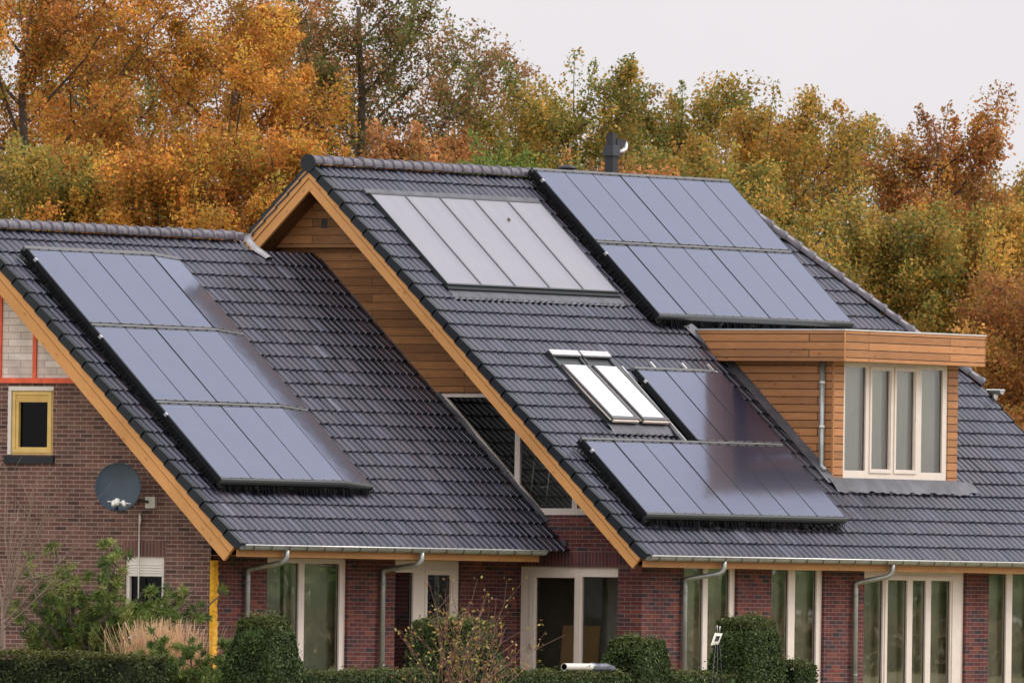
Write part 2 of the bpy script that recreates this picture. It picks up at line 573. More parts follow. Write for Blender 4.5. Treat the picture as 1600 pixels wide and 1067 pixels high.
# ------------------------------------------------------------------ world and sun (bright overcast)
w = bpy.data.worlds.new('World')
SC.world = w
w.use_nodes = True
nt = w.node_tree
bg = nt.nodes['Background']
sky = nt.nodes.new('ShaderNodeTexSky')
sky.sky_type = 'NISHITA'
sky.sun_disc = False
SUN_EL, SUN_AZ = math.radians(44), math.radians(138)     # azimuth clockwise from +y
sky.sun_elevation = SUN_EL
sky.sun_rotation = SUN_AZ
sky.air_density = 1.0
sky.dust_density = 3.0
hs = N(nt, 'ShaderNodeHueSaturation', Saturation=0.12)
nt.links.new(sky.outputs[0], hs.inputs['Color'])
nt.links.new(hs.outputs[0], bg.inputs['Color'])
bg.inputs['Strength'].default_value = 0.05
tc = nt.nodes.new('ShaderNodeTexCoord')
sp = nt.nodes.new('ShaderNodeSeparateXYZ')
nt.links.new(tc.outputs['Generated'], sp.inputs[0])
cn = N(nt, 'ShaderNodeTexNoise', Scale=2.2, Detail=4)
nt.links.new(tc.outputs['Generated'], cn.inputs['Vector'])
ov = ramp(nt, sp.outputs['Z'], [(0.0, (0.745, 0.71, 0.735)), (0.12, (0.765, 0.73, 0.755)), (0.45, (0.90, 0.89, 0.97)), (1.0, (1.20, 1.19, 1.26))])
ov = mix(nt, 0.25, ov, ramp(nt, cn.outputs['Fac'], [(0.3, (0.8, 0.8, 0.8)), (0.7, (1.2, 1.2, 1.2))]), 'MULTIPLY')
vm = nt.nodes.new('ShaderNodeVectorMath')
vm.operation = 'DOT_PRODUCT'
nt.links.new(tc.outputs['Generated'], vm.inputs[0])
vm.inputs[1].default_value = (-0.86, -0.40, 0.30)
glow = ramp(nt, vm.outputs['Value'], [(0.0, (1.0, 1.0, 1.0)), (0.35, (1.12, 1.115, 1.10)), (1.0, (1.55, 1.53, 1.48))])  # brighter sky side added to light the boards facing left
ov = mix(nt, 1.0, ov, glow, 'MULTIPLY')
cn2 = N(nt, 'ShaderNodeTexNoise', Scale=38.0, Detail=3)
nt.links.new(tc.outputs['Generated'], cn2.inputs['Vector'])
ov = mix(nt, 1.0, ov, ramp(nt, cn2.outputs['Fac'], [(0.3, (0.965, 0.965, 0.97)), (0.7, (1.03, 1.03, 1.025))]), 'MULTIPLY')
bg2 = nt.nodes.new('ShaderNodeBackground')
nt.links.new(ov, bg2.inputs['Color'])
bg2.inputs['Strength'].default_value = 1.0
ad = nt.nodes.new('ShaderNodeAddShader')
nt.links.new(bg.outputs[0], ad.inputs[0])
nt.links.new(bg2.outputs[0], ad.inputs[1])
nt.links.new(ad.outputs[0], nt.nodes['World Output'].inputs[0])

sl = bpy.data.lights.new('sun', 'SUN')
sl.energy = 1.8
sl.angle = math.radians(24)
sl.color = (1.0, 0.95, 0.88)
so = bpy.data.objects.new('sun', sl)
COL.objects.link(so)
sd = Vector((math.sin(SUN_AZ) * math.cos(SUN_EL), math.cos(SUN_AZ) * math.cos(SUN_EL), math.sin(SUN_EL)))
so.rotation_euler = sd.to_track_quat('Z', 'Y').to_euler()

SC.view_settings.view_transform = 'Standard'
SC.view_settings.look = 'None'
SC.view_settings.exposure = 0
SC.view_settings.gamma = 1

# ------------------------------------------------------------------ ground
g = MB()
g.face([(-1500, -1500, 0), (2500, -1500, 0), (2500, 2500, 0), (-1500, 2500, 0)], M['ground'])
tag(g.build('ground'), kind='structure')


# ------------------------------------------------------------------ roof tiles
def tile_field(t_top, x0, x1, gauge, tw, keep, base=0.0, t0=-0.05):
    """interlocking pantiles in roof-local coordinates (x along eaves, y up the slope, z out)"""
    us = np.array([0.0, 0.03, 0.06, 0.115, 0.14, 0.26, 0.50, 0.74, 0.90, 0.965])
    hs_ = np.array([-0.022, -0.021, -0.018, 0.023, 0.029, 0.037, 0.041, 0.039, 0.030, -0.018])
    k = len(us)
    V, Q, S = [], [], []
    off = 0
    rows = int((t_top - t0) / gauge) + 1
    ncol = int(round((x1 - x0) / tw))
    tw = (x1 - x0) / ncol
    for r in range(rows):
        ta = t0 + r * gauge
        tb = min(ta + gauge + 0.03, t_top)
        if tb - ta < 0.05:
            continue
        for c in range(ncol):
            xa = x0 + c * tw
            xm, tm = xa + tw / 2, ta + gauge / 2
            if not keep(xm, tm):
                continue
            j = random.uniform(-0.004, 0.004)
            lift = 0.031 + random.uniform(-0.003, 0.004)
            xs = xa + us * tw
            skew = random.uniform(-0.003, 0.003)
            zlo = base + hs_ + lift
            zhi = base + hs_ + 0.002
            lo = np.stack([xs, np.full(k, ta + j), zlo], 1)
            mi_ = np.stack([xs + skew * .5, np.full(k, (ta + tb) / 2), (zlo + zhi) / 2], 1)
            hi = np.stack([xs + skew, np.full(k, tb), zhi], 1)
            lo2 = lo.copy()
            bot = lo.copy()
            bot[:, 2] -= 0.028
            bot[:, 1] += 0.004
            V += [lo, mi_, hi, lo2, bot]
            for i in range(k - 1):
                Q.append((off + i, off + i + 1, off + k + i + 1, off + k + i)); S.append(True)
                Q.append((off + k + i, off + k + i + 1, off + 2 * k + i + 1, off + 2 * k + i)); S.append(True)
                Q.append((off + 4 * k + i, off + 4 * k + i + 1, off + 3 * k + i + 1, off + 3 * k + i)); S.append(False)
            off += 5 * k
    return np.concatenate(V), np.array(Q), np.array(S)


def ridge_caps(mb, p0, p1, step, r, mat_, up=(0, 0, 1)):
    """overlapping half round caps from p0 to p1, each with a raised collar at its end"""
    p0, p1 = Vector(p0), Vector(p1)
    d = p1 - p0
    n = max(1, int(round(d.length / step)))
    d.normalize()
    st = (p1 - p0).length / n
    u = Vector(up)
    u = (u - d * u.dot(d)).normalized()
    s = d.cross(u)
    prof = [(0.0, r * 1.16), (0.10, r * 1.19), (0.19, r * 1.17), (0.22, r * 1.0), (0.6, r * 1.0), (1.08, r * 0.93)]
    m = 12
    for i in range(n):
        jit = random.uniform(-0.006, 0.006)
        vs, fs = [], []
        for a, rr in prof:
            c = p0 + d * (st * (i + a)) + u * jit
            for k in range(m + 1):
                t = PI * (1.16 * k / m - 0.08)
                vs.append(c + s * math.cos(t) * rr + u * math.sin(t) * rr * 0.95)
        for a in range(len(prof) - 1):
            for k in range(m):
                q = a * (m + 1) + k
                fs.append((q, q + m + 1, q + m + 2, q + 1))
        fs.append(tuple(range(m + 1)))
        mb.raw(vs, fs, mat_, True)


def hole(xa, xb, ta, tb):
    return lambda x, t: xa < x < xb and ta < t < tb


GAUGE, TW = 0.2955, 0.176
house = tag(empty('brick_house', (0, 0, 0)), 'red brick house with dark tiled gable roofs, wooden dormer and lower left wing', 'house')

# dormer numbers
DX0, DX1, DY = 7.349, 11.13, 1.164
DFX0, DFX1, DFY, DFZ0, DFZ1 = 7.07, 11.35, 0.794, 5.775, 6.25

COLX, COLT, COLW, COLL = 0.806, 5.805, 0.98, 2.03
SKY = [(2.10, 2.87), (2.98, 3.74)]
SKT0, SKT1 = 2.84, 4.385


def hipline(t):           # x of the hip on the front slope at slope position t
    y = t * CP
    z = EAVE_Z + t * SP
    if z < HIP_Z:
        return MX1
    return HIP_X + (M_RIDGE_Z - z) / (M_RIDGE_Z - HIP_Z) * (MX1 - HIP_X)


def keep_main(x, t):
    if x > hipline(t) - 0.02:
        return False
    if COLX < x < COLX + 5 * COLW - 0.05 and COLT - 0.02 < t < COLT + COLL + 0.02:
        return False
    if SKY[0][0] - 0.04 < x < SKY[1][1] + 0.04 and SKT0 - 0.05 < t < SKT1 + 0.02:
        return False
    if DX0 + 0.05 < x < DX1 - 0.05 and 1.72 < t < 4.9:
        return False
    return True


# ---- main roof: structural slab (front, rear, hip) as the part, everything else under it
HT = (HIP_Z - EAVE_Z) / SP          # slope position of the half-hip eaves
y_h0, y_h1 = HT * CP, 2 * M_RIDGE_Y - HT * CP
rb = MB()
A = mroof(0, 0); B = mroof(MX1, 0); Cc = mroof(MX1, HT); D = mroof(HIP_X, MT); E_ = mroof(0, MT)
A2, B2 = Vector((0, 2 * M_RIDGE_Y, EAVE_Z)), Vector((MX1, 2 * M_RIDGE_Y, EAVE_Z))
C2 = Vector((MX1, y_h1, HIP_Z))
rb.face([A, B, Cc, D, E_], M['under'])
rb.face([B2, A2, E_, D, C2], M['under'])
rb.face([Cc, C2, D], M['under'])
dn = Vector((0, 0, -0.30))
fy_ = Vector((0, FY, FY * SP / CP))
ry_ = Vector((0, -FY, FY * SP / CP))
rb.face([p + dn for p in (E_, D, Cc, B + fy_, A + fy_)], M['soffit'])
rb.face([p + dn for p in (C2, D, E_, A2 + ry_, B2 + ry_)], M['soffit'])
roof = rb.build('roof', house)

v, q, s = tile_field(MT - 0.02, 0.0, MX1, GAUGE, TW, keep_main)
big_mesh('roof_tiles', v, q, M['tile'], smooth=s, parent=roof, fr=F_MROOF)


def keep_rear(x, t):
    return (MX1 - x) < hipline(t) - 0.02


v, q, s = tile_field(MT - 0.02, 0.0, MX1, GAUGE, TW, keep_rear)
big_mesh('roof_tiles', v, q, M['tile'], smooth=s, parent=roof, fr=F_MREAR)
# half hip
hl = math.hypot(MX1 - HIP_X, M_RIDGE_Z - HIP_Z)
F_HIP = frame((MX1, y_h0, HIP_Z), (0, 1, 0), (-(MX1 - HIP_X), 0, M_RIDGE_Z - HIP_Z))
hw = y_h1 - y_h0
v, q, s = tile_field(hl, 0.0, hw, GAUGE, TW, lambda x, t: abs(x - hw / 2) < hw / 2 * (1 - t / hl) - 0.05)
big_mesh('roof_tiles', v, q, M['tile'], smooth=s, parent=roof, fr=F_HIP)

rc = MB()
ridge_z = M_RIDGE_Z + 0.055
ridge_caps(rc, (-0.05, M_RIDGE_Y, ridge_z), (HIP_X + 0.05, M_RIDGE_Y, ridge_z), 0.285, 0.106, M['ridge'])
hn = 0.055
ridge_caps(rc, (MX1 + 0.02, y_h0 - 0.02, HIP_Z + hn), (HIP_X, M_RIDGE_Y, M_RIDGE_Z + hn), 0.285, 0.10, M['ridge'])
ridge_caps(rc, (MX1 + 0.02, y_h1 + 0.02, HIP_Z + hn), (HIP_X, M_RIDGE_Y, M_RIDGE_Z + hn), 0.285, 0.10, M['ridge'])
# round end disc on the gable
vs = [(-0.065, M_RIDGE_Y + 0.135 * math.cos(2 * PI * k / 20), ridge_z - 0.01 + 0.135 * math.sin(2 * PI * k / 20)) for k in range(20)]
vs += [(-0.03, y, z) for _, y, z in vs]
rc.raw(vs, [tuple(range(20))] + [(k, 20 + k, 20 + (k + 1) % 20, (k + 1) % 20) for k in range(20)], M['verge'])
rc.build('ridge_tiles', roof)


def verge_tiles(parent, fr, t_top, x_out, sign, t_start=-0.05):
    """stepped dark side flanges of the verge tiles; roof-local"""
    mb = MB()
    r = 0
    t = t_start
    while t < t_top - 0.1:
        t2 = min(t + GAUGE + 0.025, t_top)
        z0, z1 = 0.075, 0.045
        xa, xb = (x_out - 0.045, x_out + 0.0) if sign < 0 else (x_out, x_out + 0.045)
        poly = [(xa, t, -0.055), (xa, t2, -0.075), (xa, t2, z1), (xa, t, z0)]
        p2 = [(xb + (0.06 if sign < 0 else -0.06) * (i > 1), y, z) for i, (_, y, z) in enumerate(poly)]
        mb.raw(poly + p2, [(0, 3, 2, 1) if sign > 0 else (0, 1, 2, 3)[::-1], (4, 5, 6, 7), (0, 1, 5, 4), (3, 7, 6, 2), (0, 4, 7, 3), (1, 2, 6, 5)], M['verge'])
        t += GAUGE
    return mb.build('verge_tiles', parent, fr)


verge_tiles(roof, F_MROOF, MT - 0.05, 0.0, -1)
verge_tiles(roof, F_MREAR, MT - 0.05, MX1, 1)
verge_tiles(roof, F_MROOF, HT, MX1, 1)
verge_tiles(roof, F_MREAR, HT, 0.0, -1)


def bargeboards(parent, xo, ye, ze, T, ridge_y, sgn=-1, rear=True, t_rear0=0.0, tmax=None, deep=0.275):
    """two stacked planks following both slopes of a gable; local x runs up the slope"""
    for side in ((0, 1) if rear else (0,)):
        if side == 0:
            fr = frame((xo, ye, ze), (0, CP, SP), (0, -SP, CP))
        else:
            fr = frame((xo, 2 * ridge_y - ye, ze), (0, -CP, SP), (0, SP, CP))
        zdir = 1 if (fr.to_3x3() @ Vector((0, 0, 1))).x * sgn > 0 else -1
        for (y0, y1, th) in ((-deep * 0.49, -0.012, 0.030), (-deep, -deep * 0.49 - 0.013, 0.018)):
            mb = MB()
            tt = lambda yo: ((ridge_y - ye) + yo * SP) / CP if tmax is None else tmax
            poly = [(t_rear0 if side else 0.0, y0), (tt(y0), y0), (tt(y1), y1), (t_rear0 if side else 0.0, y1)]
            za, zb = sorted((0.045 * -zdir, th * zdir))
            mb.prism(poly, za, zb, M['fascia_wood'])
            mb.build('bargeboard', parent, fr)


bargeboards(roof, 0.0, 0.0, EAVE_Z, MT, M_RIDGE_Y)
bargeboards(roof, MX1, 0.0, EAVE_Z, MT, M_RIDGE_Y, sgn=1, tmax=HT)

# soffit boards under the verge overhang (front gable)
for fr_, L_ in ((frame((0.02, 0, EAVE_Z), (0, CP, SP), (1, 0, 0)), MT), (frame((0.02, 2 * M_RIDGE_Y, EAVE_Z), (0, -CP, SP), (1, 0, 0)), MT)):
    mb = MB()
    zf = (fr_.to_3x3() @ Vector((0, 0, 1))).z
    z = -0.245 if zf > 0 else 0.245
    mb.box((0.0, 0.0, min(z, z * 0.92)), (L_ - 0.24, GX - 0.025, max(z, z * 0.92)), M['soffit'])
    mb.build('soffit', roof, fr_)


def gutter(parent, x0, x1, y, z, wall_y, board_x0=None):
    """half round zinc gutter along x with straps, fascia board and soffit behind it"""
    mb = MB()
    r = 0.068
    n = 8
    vs, fs = [], []
    for xx in (x0, x1):
        for k in range(n + 1):
            t = PI + PI * k / n
            vs.append((xx, y + r * math.cos(t), z + r * math.sin(t)))
    for k in range(n):
        fs.append((k, k + 1, n + 2 + k, n + 1 + k))
    fs += [tuple(range(n + 1)), tuple(range(n + 1, 2 * n + 2))[::-1]]
    mb.raw(vs, fs, M['zinc'], True)
    mb.tube([(x0, y - r, z + 0.004), (x1, y - r, z + 0.004)], 0.0125, M['zinc_lip'], 6)
    x = x0 + 0.2
    while x < x1:
        vs, fs = [], []
        for xx in (x, x + 0.028):
            for k in range(n + 1):
                t = PI + PI * k / n
                vs.append((xx - 0.03 * math.sin(t), y + (r + 0.005) * math.cos(t), z + (r + 0.005) * math.sin(t)))
        for k in range(n):
            fs.append((k, k + 1, n + 2 + k, n + 1 + k))
        mb.raw(vs, fs, M['trim'])
        x += 0.475
    mb.build('gutter', parent)
    fb = MB()
    bx = x0 if board_x0 is None else board_x0
    fb.box((bx, y + 0.085, z - 0.168), (x1, y + 0.107, z - 0.0), M['eave_wood'])
    fb.build('fascia_board', parent)
    sf = MB()
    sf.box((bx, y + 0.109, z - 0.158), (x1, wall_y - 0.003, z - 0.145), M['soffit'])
    sf.build('soffit', parent)


gutter(roof, 0.03, MX1, -0.065, EAVE_Z - 0.012, FY)
hg = MB()                                  # gutter of the half hip, seen end on beyond the dormer
hz = HIP_Z - 0.03
for k in range(8):
    t, t2 = PI + PI * k / 8, PI + PI * (k + 1) / 8
    hg.face([(MX1 + 0.10 + 0.075 * math.cos(t), y_h0 - 0.35, hz + 0.075 * math.sin(t)), (MX1 + 0.10 + 0.075 * math.cos(t2), y_h0 - 0.35, hz + 0.075 * math.sin(t2)),
             (MX1 + 0.10 + 0.075 * math.cos(t2), y_h1 + 0.2, hz + 0.075 * math.sin(t2)), (MX1 + 0.10 + 0.075 * math.cos(t), y_h1 + 0.2, hz + 0.075 * math.sin(t))], M['zinc'], True)
for xx in (0.025, 0.175):
    hg.tube([(MX1 + xx, y_h0 - 0.35, hz), (MX1 + xx, y_h1 + 0.2, hz)], 0.012, M['zinc_lip'], 6)
hg.face([(MX1 + 0.10 + 0.075 * math.cos(PI + PI * k / 8), y_h0 - 0.35, hz + 0.075 * math.sin(PI + PI * k / 8)) for k in range(9)], M['zinc'])
hg.build('gutter', roof)
mb = MB()
mb.tube([(MX1 + 0.10, y_h0 - 0.22, hz - 0.06), (MX1 + 0.10, y_h0 - 0.22, hz - 0.13), (MX1 + 0.06, y_h0 - 0.12, hz - 0.22), (MX1 + 0.05, y_h0 - 0.08, hz - 0.36)], 0.042, M['zinc_lip'], 8)
mb.build('downpipe', house)

# ---- wing roof
wb = MB()
wr = lambda x, t: Vector((x, WY + t * CP, WZ + t * SP))
wy2 = 2 * W_RIDGE_Y - WY
TCUT, XE = 6.46, -1.12            # the ridge stops short of the main gable; a flat lead deck fills the gap
pts = [wr(WX, 0), wr(GX + 0.0, 0), wr(GX, TCUT), wr(XE, TCUT), wr(XE, WT), wr(WX, WT)]
wb.face(pts, M['under'])
mirror = lambda p: Vector((p.x, 2 * W_RIDGE_Y - p.y, p.z))
pts2 = [mirror(wr(GX, 0)), mirror(wr(WX, 0)), wr(WX, WT), wr(XE, WT), mirror(wr(XE, TCUT)), mirror(wr(GX, TCUT))]
wb.face([wr(XE, TCUT), wr(GX, TCUT), mirror(wr(GX, TCUT)), mirror(wr(XE, TCUT))], M['lead'])
wb.face([wr(XE, TCUT), mirror(wr(XE, TCUT)), wr(XE, WT)], M['lead'])
wb.face(pts2, M['under'])
wo = (WFY - WY)
for P, sg in ((pts, 1), (pts2, -1)):
    Q_ = [P[0] + Vector((0, sg * wo, wo * SP / CP)), P[1] + Vector((0, sg * wo, wo * SP / CP)), P[2], P[3], P[4], P[5]]
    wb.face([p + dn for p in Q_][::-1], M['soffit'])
wroof = wb.build('roof', house)
v, q, s = tile_field(WT - 0.02, 0.0, GX - WX, GAUGE, TW * 1.02, lambda x, t: x < GX - WX - 0.02 and (x < XE - WX or t < TCUT - 0.12))
big_mesh('roof_tiles', v, q, M['tile'], smooth=s, parent=wroof, fr=F_WROOF)
v, q, s = tile_field(WT - 0.02, 0.0, GX - WX, GAUGE, TW * 1.02, lambda x, t: x > GX - XE or t < TCUT - 0.12)
big_mesh('roof_tiles', v, q, M['tile'], smooth=s, parent=wroof, fr=F_WREAR)
rc = MB()
ridge_caps(rc, (WX - 0.05, W_RIDGE_Y, W_RIDGE_Z + 0.055), (XE + 0.02, W_RIDGE_Y, W_RIDGE_Z + 0.055), 0.29, 0.106, M['ridge'])
rc.build('ridge_tiles', wroof)
verge_tiles(wroof, F_WROOF, WT - 0.05, 0.0, -1)
verge_tiles(wroof, F_WREAR, WT - 0.05, GX - WX, 1)
bargeboards(wroof, WX, WY, WZ, WT, W_RIDGE_Y, deep=0.335)
for fr_ in (frame((WX + 0.02, WY, WZ), (0, CP, SP), (1, 0, 0)), frame((WX + 0.02, wy2, WZ), (0, -CP, SP), (1, 0, 0))):
    mb = MB()
    zf = (fr_.to_3x3() @ Vector((0, 0, 1))).z
    z = -0.245 if zf > 0 else 0.245
    mb.box((0.0, 0.0, min(z, z * 0.92)), (WT - 0.24, WGX - WX - 0.03, max(z, z * 0.92)), M['soffit'])
    mb.build('soffit', wroof, fr_)
gutter(wroof, WX + 0.03, -0.02, WY - 0.065, WZ - 0.012, WFY)


# ------------------------------------------------------------------ walls (wall-local: x along, y up, z out)
def wall(name, fr, outer, holes, m, depth=0.11, parent=house):
    polys = [[Vector((x, y, 0)) for x, y in outer]] + [[Vector((x, y, 0)) for x, y in h] for h in holes]
    flat = [p for pl in polys for p in pl]
    mb = MB()
    # horizontal strips between all corner heights, cut at the polygon edges
    ys = sorted({round(p.y, 5) for p in flat})
    for y0, y1 in zip(ys[:-1], ys[1:]):
        ym = (y0 + y1) / 2
        cut = []
        for pl in polys:
            n = len(pl)
            for i in range(n):
                a, b = pl[i], pl[(i + 1) % n]
                if (a.y < ym) != (b.y < ym):
                    fx_ = lambda y: a.x + (b.x - a.x) * (y - a.y) / (b.y - a.y)
                    cut.append((fx_(ym), fx_(y0), fx_(y1)))
        cut.sort()
        for (m0, a0, a1), (m1, b0, b1) in zip(cut[0::2], cut[1::2]):
            mb.face([(a0, y0, 0), (b0, y0, 0), (b1, y1, 0), (a1, y1, 0)], m)
    for h in holes:
        n = len(h)
        area = sum(h[i][0] * h[(i + 1) % n][1] - h[(i + 1) % n][0] * h[i][1] for i in range(n))
        if area < 0:
            h = h[::-1]
        for i in range(n):
            a, b = h[i], h[(i + 1) % n]
            mb.face([(a[0], a[1], 0), (b[0], b[1], 0), (b[0], b[1], -depth), (a[0], a[1], -depth)], m)
    return mb.build(name, parent, fr)


def rect(x0, x1, y0, y1):
    return [(x0, y0), (x1, y0), (x1, y1), (x0, y1)]


TOPM, TOPW = 2.515, 2.545
# main front: openings measured along x
W1, W2, W3, W4 = (1.905, 3.46), (4.454, 6.02), (7.206, 10.29), (10.995, 13.3)
wall('wall', F_FRONT, [(GX, 0), (MX1 - 0.6, 0), (MX1 - 0.6, EAVE_Z), (GX, EAVE_Z)], [rect(a, b, 0.08, TOPM + 0.05) for a, b in (W1, W2, W3, W4)], M['brick_red'])
# wing front
V1, V2 = (-6.21, -4.02), (-2.721, -0.888)
wall('wall', F_WFRONT, [(WGX + 0.05, 0), (GX, 0), (GX, 3.4), (WGX + 0.05, 3.4)], [rect(a, b, 0.08, TOPW + 0.05) for a, b in (V1, V2)], M['brick_red'])
# main gable (local x = -y)
slope_z = lambda y: min(EAVE_Z + y * SP / CP, M_RIDGE_Z - (y - M_RIDGE_Y) * SP / CP) - 0.36
GSPLIT = 5.16
TRI = [(-4.264, 5.143), (-2.377, 3.298), (-0.95, 3.306), (-2.83, 5.143)]
gd = rect(-2.666, -0.893, 0.05, 2.51)
yb = lambda z: (z + 0.36 - EAVE_Z) * CP / SP
wall('wall', F_GABLE, [(-FY, 0), (-FY, slope_z(FY) + 0.3), (-yb(GSPLIT) , GSPLIT), (-(2 * M_RIDGE_Y - yb(GSPLIT)), GSPLIT), (-2 * M_RIDGE_Y + FY, slope_z(FY) + 0.3), (-2 * M_RIDGE_Y + FY, 0)],
     [TRI, gd], M['brick_red'])
sl_ = MB()
sl_.box((-2.74, 2.513, -0.02), (-0.70, 2.74, 0.003), M['brick_soldier'])
o = sl_.build('lintel', house, frame((GX, 0, 2.513), (0, -1, 0), (0, 0, 1)) @ Matrix.Translation((0, -2.513, 0)))
# shift so that the soldier course is one brick high in object space
o.matrix_local = F_GABLE
# wood cladding above
cl = MB()
cl.prism([(-yb(GSPLIT) + 0.30, GSPLIT), (-M_RIDGE_Y, M_RIDGE_Z - 0.22), (-(2 * M_RIDGE_Y - yb(GSPLIT)) - 0.3, GSPLIT)], -0.05, 0.022, M['clad'])
cl.build('cladding', house, F_GABLE)
cl = MB()
zc = 7.365
cl.prism([(-yb(zc) + 0.22, zc), (-M_RIDGE_Y, M_RIDGE_Z - 0.22), (-(2 * M_RIDGE_Y - yb(zc)) - 0.22, zc)], 0.024, 0.20, M['clad'])
cl.build('gable_panel', house, F_GABLE)
cl = MB()
cl.prism([(-6.235, 7.66), (-6.125, 7.66), (-6.125, 7.78), (-6.18, 7.815), (-6.235, 7.78)], 0.16, 0.206, M['dark_plastic'])
cl.build('vent_opening', house, F_GABLE)

# wing gable
wsl = lambda y: WZ + (y - WY) * SP / CP - 0.33
yw = lambda z: WY + (z + 0.33 - WZ) * CP / SP
BZ = 5.117
wr_ = lambda y: 2 * W_RIDGE_Y - y
G1 = rect(-6.349, -5.559, 4.06, 5.075)
G2 = rect(-4.225, -3.536, 1.35, 2.562)
wall('wall', F_WGABLE, [(-WFY, 0), (-WFY, wsl(WFY) + 0.25), (-yw(BZ) + 0.25, BZ), (-wr_(yw(BZ)) - 0.25, BZ), (-wr_(WFY), wsl(WFY) + 0.25), (-wr_(WFY), 0)], [G1, G2], M['brick_brown'])
wall('block_wall', F_WGABLE, [(-yw(BZ) + 0.25, BZ + 0.003), (-W_RIDGE_Y, W_RIDGE_Z - 0.1), (-wr_(yw(BZ)) - 0.25, BZ + 0.003)], [], M['block'])
mb = MB()
mb.box((-wr_(yw(BZ)), BZ + 0.006, 0.002), (-yw(BZ) + 0.2, BZ + 0.082, 0.035), M['red_batten'])
mb.build('sill_band', house, F_WGABLE)
for yb_ in (5.89, 6.52, 7.15, 7.78):
    mb = MB()
    top = wsl(yb_) if yb_ < W_RIDGE_Y else wsl(wr_(yb_))
    mb.box((-yb_ - 0.032, BZ + 0.084, 0.002), (-yb_ + 0.032, top + 0.2, 0.03), M['red_batten'])
    mb.build('batten', house, F_WGABLE)
mb = MB()
mb.box((-4.27, 2.565, 0.0), (-3.49, 2.79, 0.003), M['brick_soldier_brown'])
mb.build('lintel', house, F_WGABLE)
# yellow foam strip in the corner joint
mb = MB()
pts = []
zz = 0.2
vs, fs = [], []
rows_ = 60
for i in range(rows_ + 1):
    z = 0.2 + (2.52 - 0.2) * i / rows_
    a = 0.085 + random.uniform(-0.010, 0.022)
    vs += [(WGX - 0.012 - random.uniform(0, .006), WFY + 0.005, z), (WGX + 0.01, WFY - 0.045 + random.uniform(-.008, .008), z), (WGX + 0.06 + a, WFY - 0.03 + random.uniform(-.01, .01), z), (WGX + 0.07 + a, WFY + 0.01, z)]
for i in range(rows_):
    for k in range(3):
        fs.append((i * 4 + k, i * 4 + k + 1, (i + 1) * 4 + k + 1, (i + 1) * 4 + k))
mb.raw(vs, fs, M['yellow_foam'])
mb.build('corner_strip', house)
# remaining walls (rear, right gable)
F_REAR = frame((0, 2 * M_RIDGE_Y - FY, 0), (-1, 0, 0), (0, 0, 1))
wall('wall', F_REAR, [(-(MX1 - 0.6), 0), (-GX, 0), (-GX, 2.9), (-(MX1 - 0.6), 2.9)], [], M['brick_red'])
wall('wall', F_RIGHT, [(FY, 0), (2 * M_RIDGE_Y - FY, 0), (2 * M_RIDGE_Y - FY, 2.8), (y_h1, HIP_Z - 0.25), (y_h0, HIP_Z - 0.25), (FY, 2.8)], [], M['brick_red'])
F_WREARW = frame((0, wr_(WFY), 0), (-1, 0, 0), (0, 0, 1))
wall('wall', F_WREARW, [(-GX, 0), (-WGX, 0), (-WGX, 3.3), (-GX, 3.3)], [], M['brick_brown'])
# interior: floors and partitions so that panes look into rooms
mb = MB()
mb.box((GX + 0.15, FY + 0.15, 0.02), (MX1 - 0.75, 11.7, 0.06), M['concrete'])
mb.box((GX + 0.15, 0.95, 2.62), (MX1 - 0.75, 11.3, 2.9), M['concrete'])
mb.box((WGX + 0.15, WFY + 0.15, 0.02), (GX - 0.15, 10.7, 0.06), M['concrete'])
mb.box((WGX + 0.15, WFY + 0.15, 2.75), (GX - 0.15, 10.7, 2.95), M['concrete'])
mb.build('floor_slab', house)
for a, b in (((GX + 1.6, 3.6, 0.06), (MX1 - 0.8, 3.7, 2.6)), ((6.4, FY + 0.2, 0.06), (6.5, 5.88, 2.6)), ((3.7, FY + 1.8, 0.06), (3.8, 5.88, 2.6)), ((11.0, FY + 1.4, 0.06), (11.1, 5.88, 2.6)), ((WGX + 0.2, 6.6, 0.06), (GX - 0.2, 6.7, 2.74)), ((-3.4, WFY + 0.2, 0.06), (-3.3, 6.58, 2.74)), ((3.6, 3.5, 2.92), (3.7, 8.7, 5.6))):
    mb = MB()
    mb.box(a, b, M['plaster'])
    mb.build('partition', house)


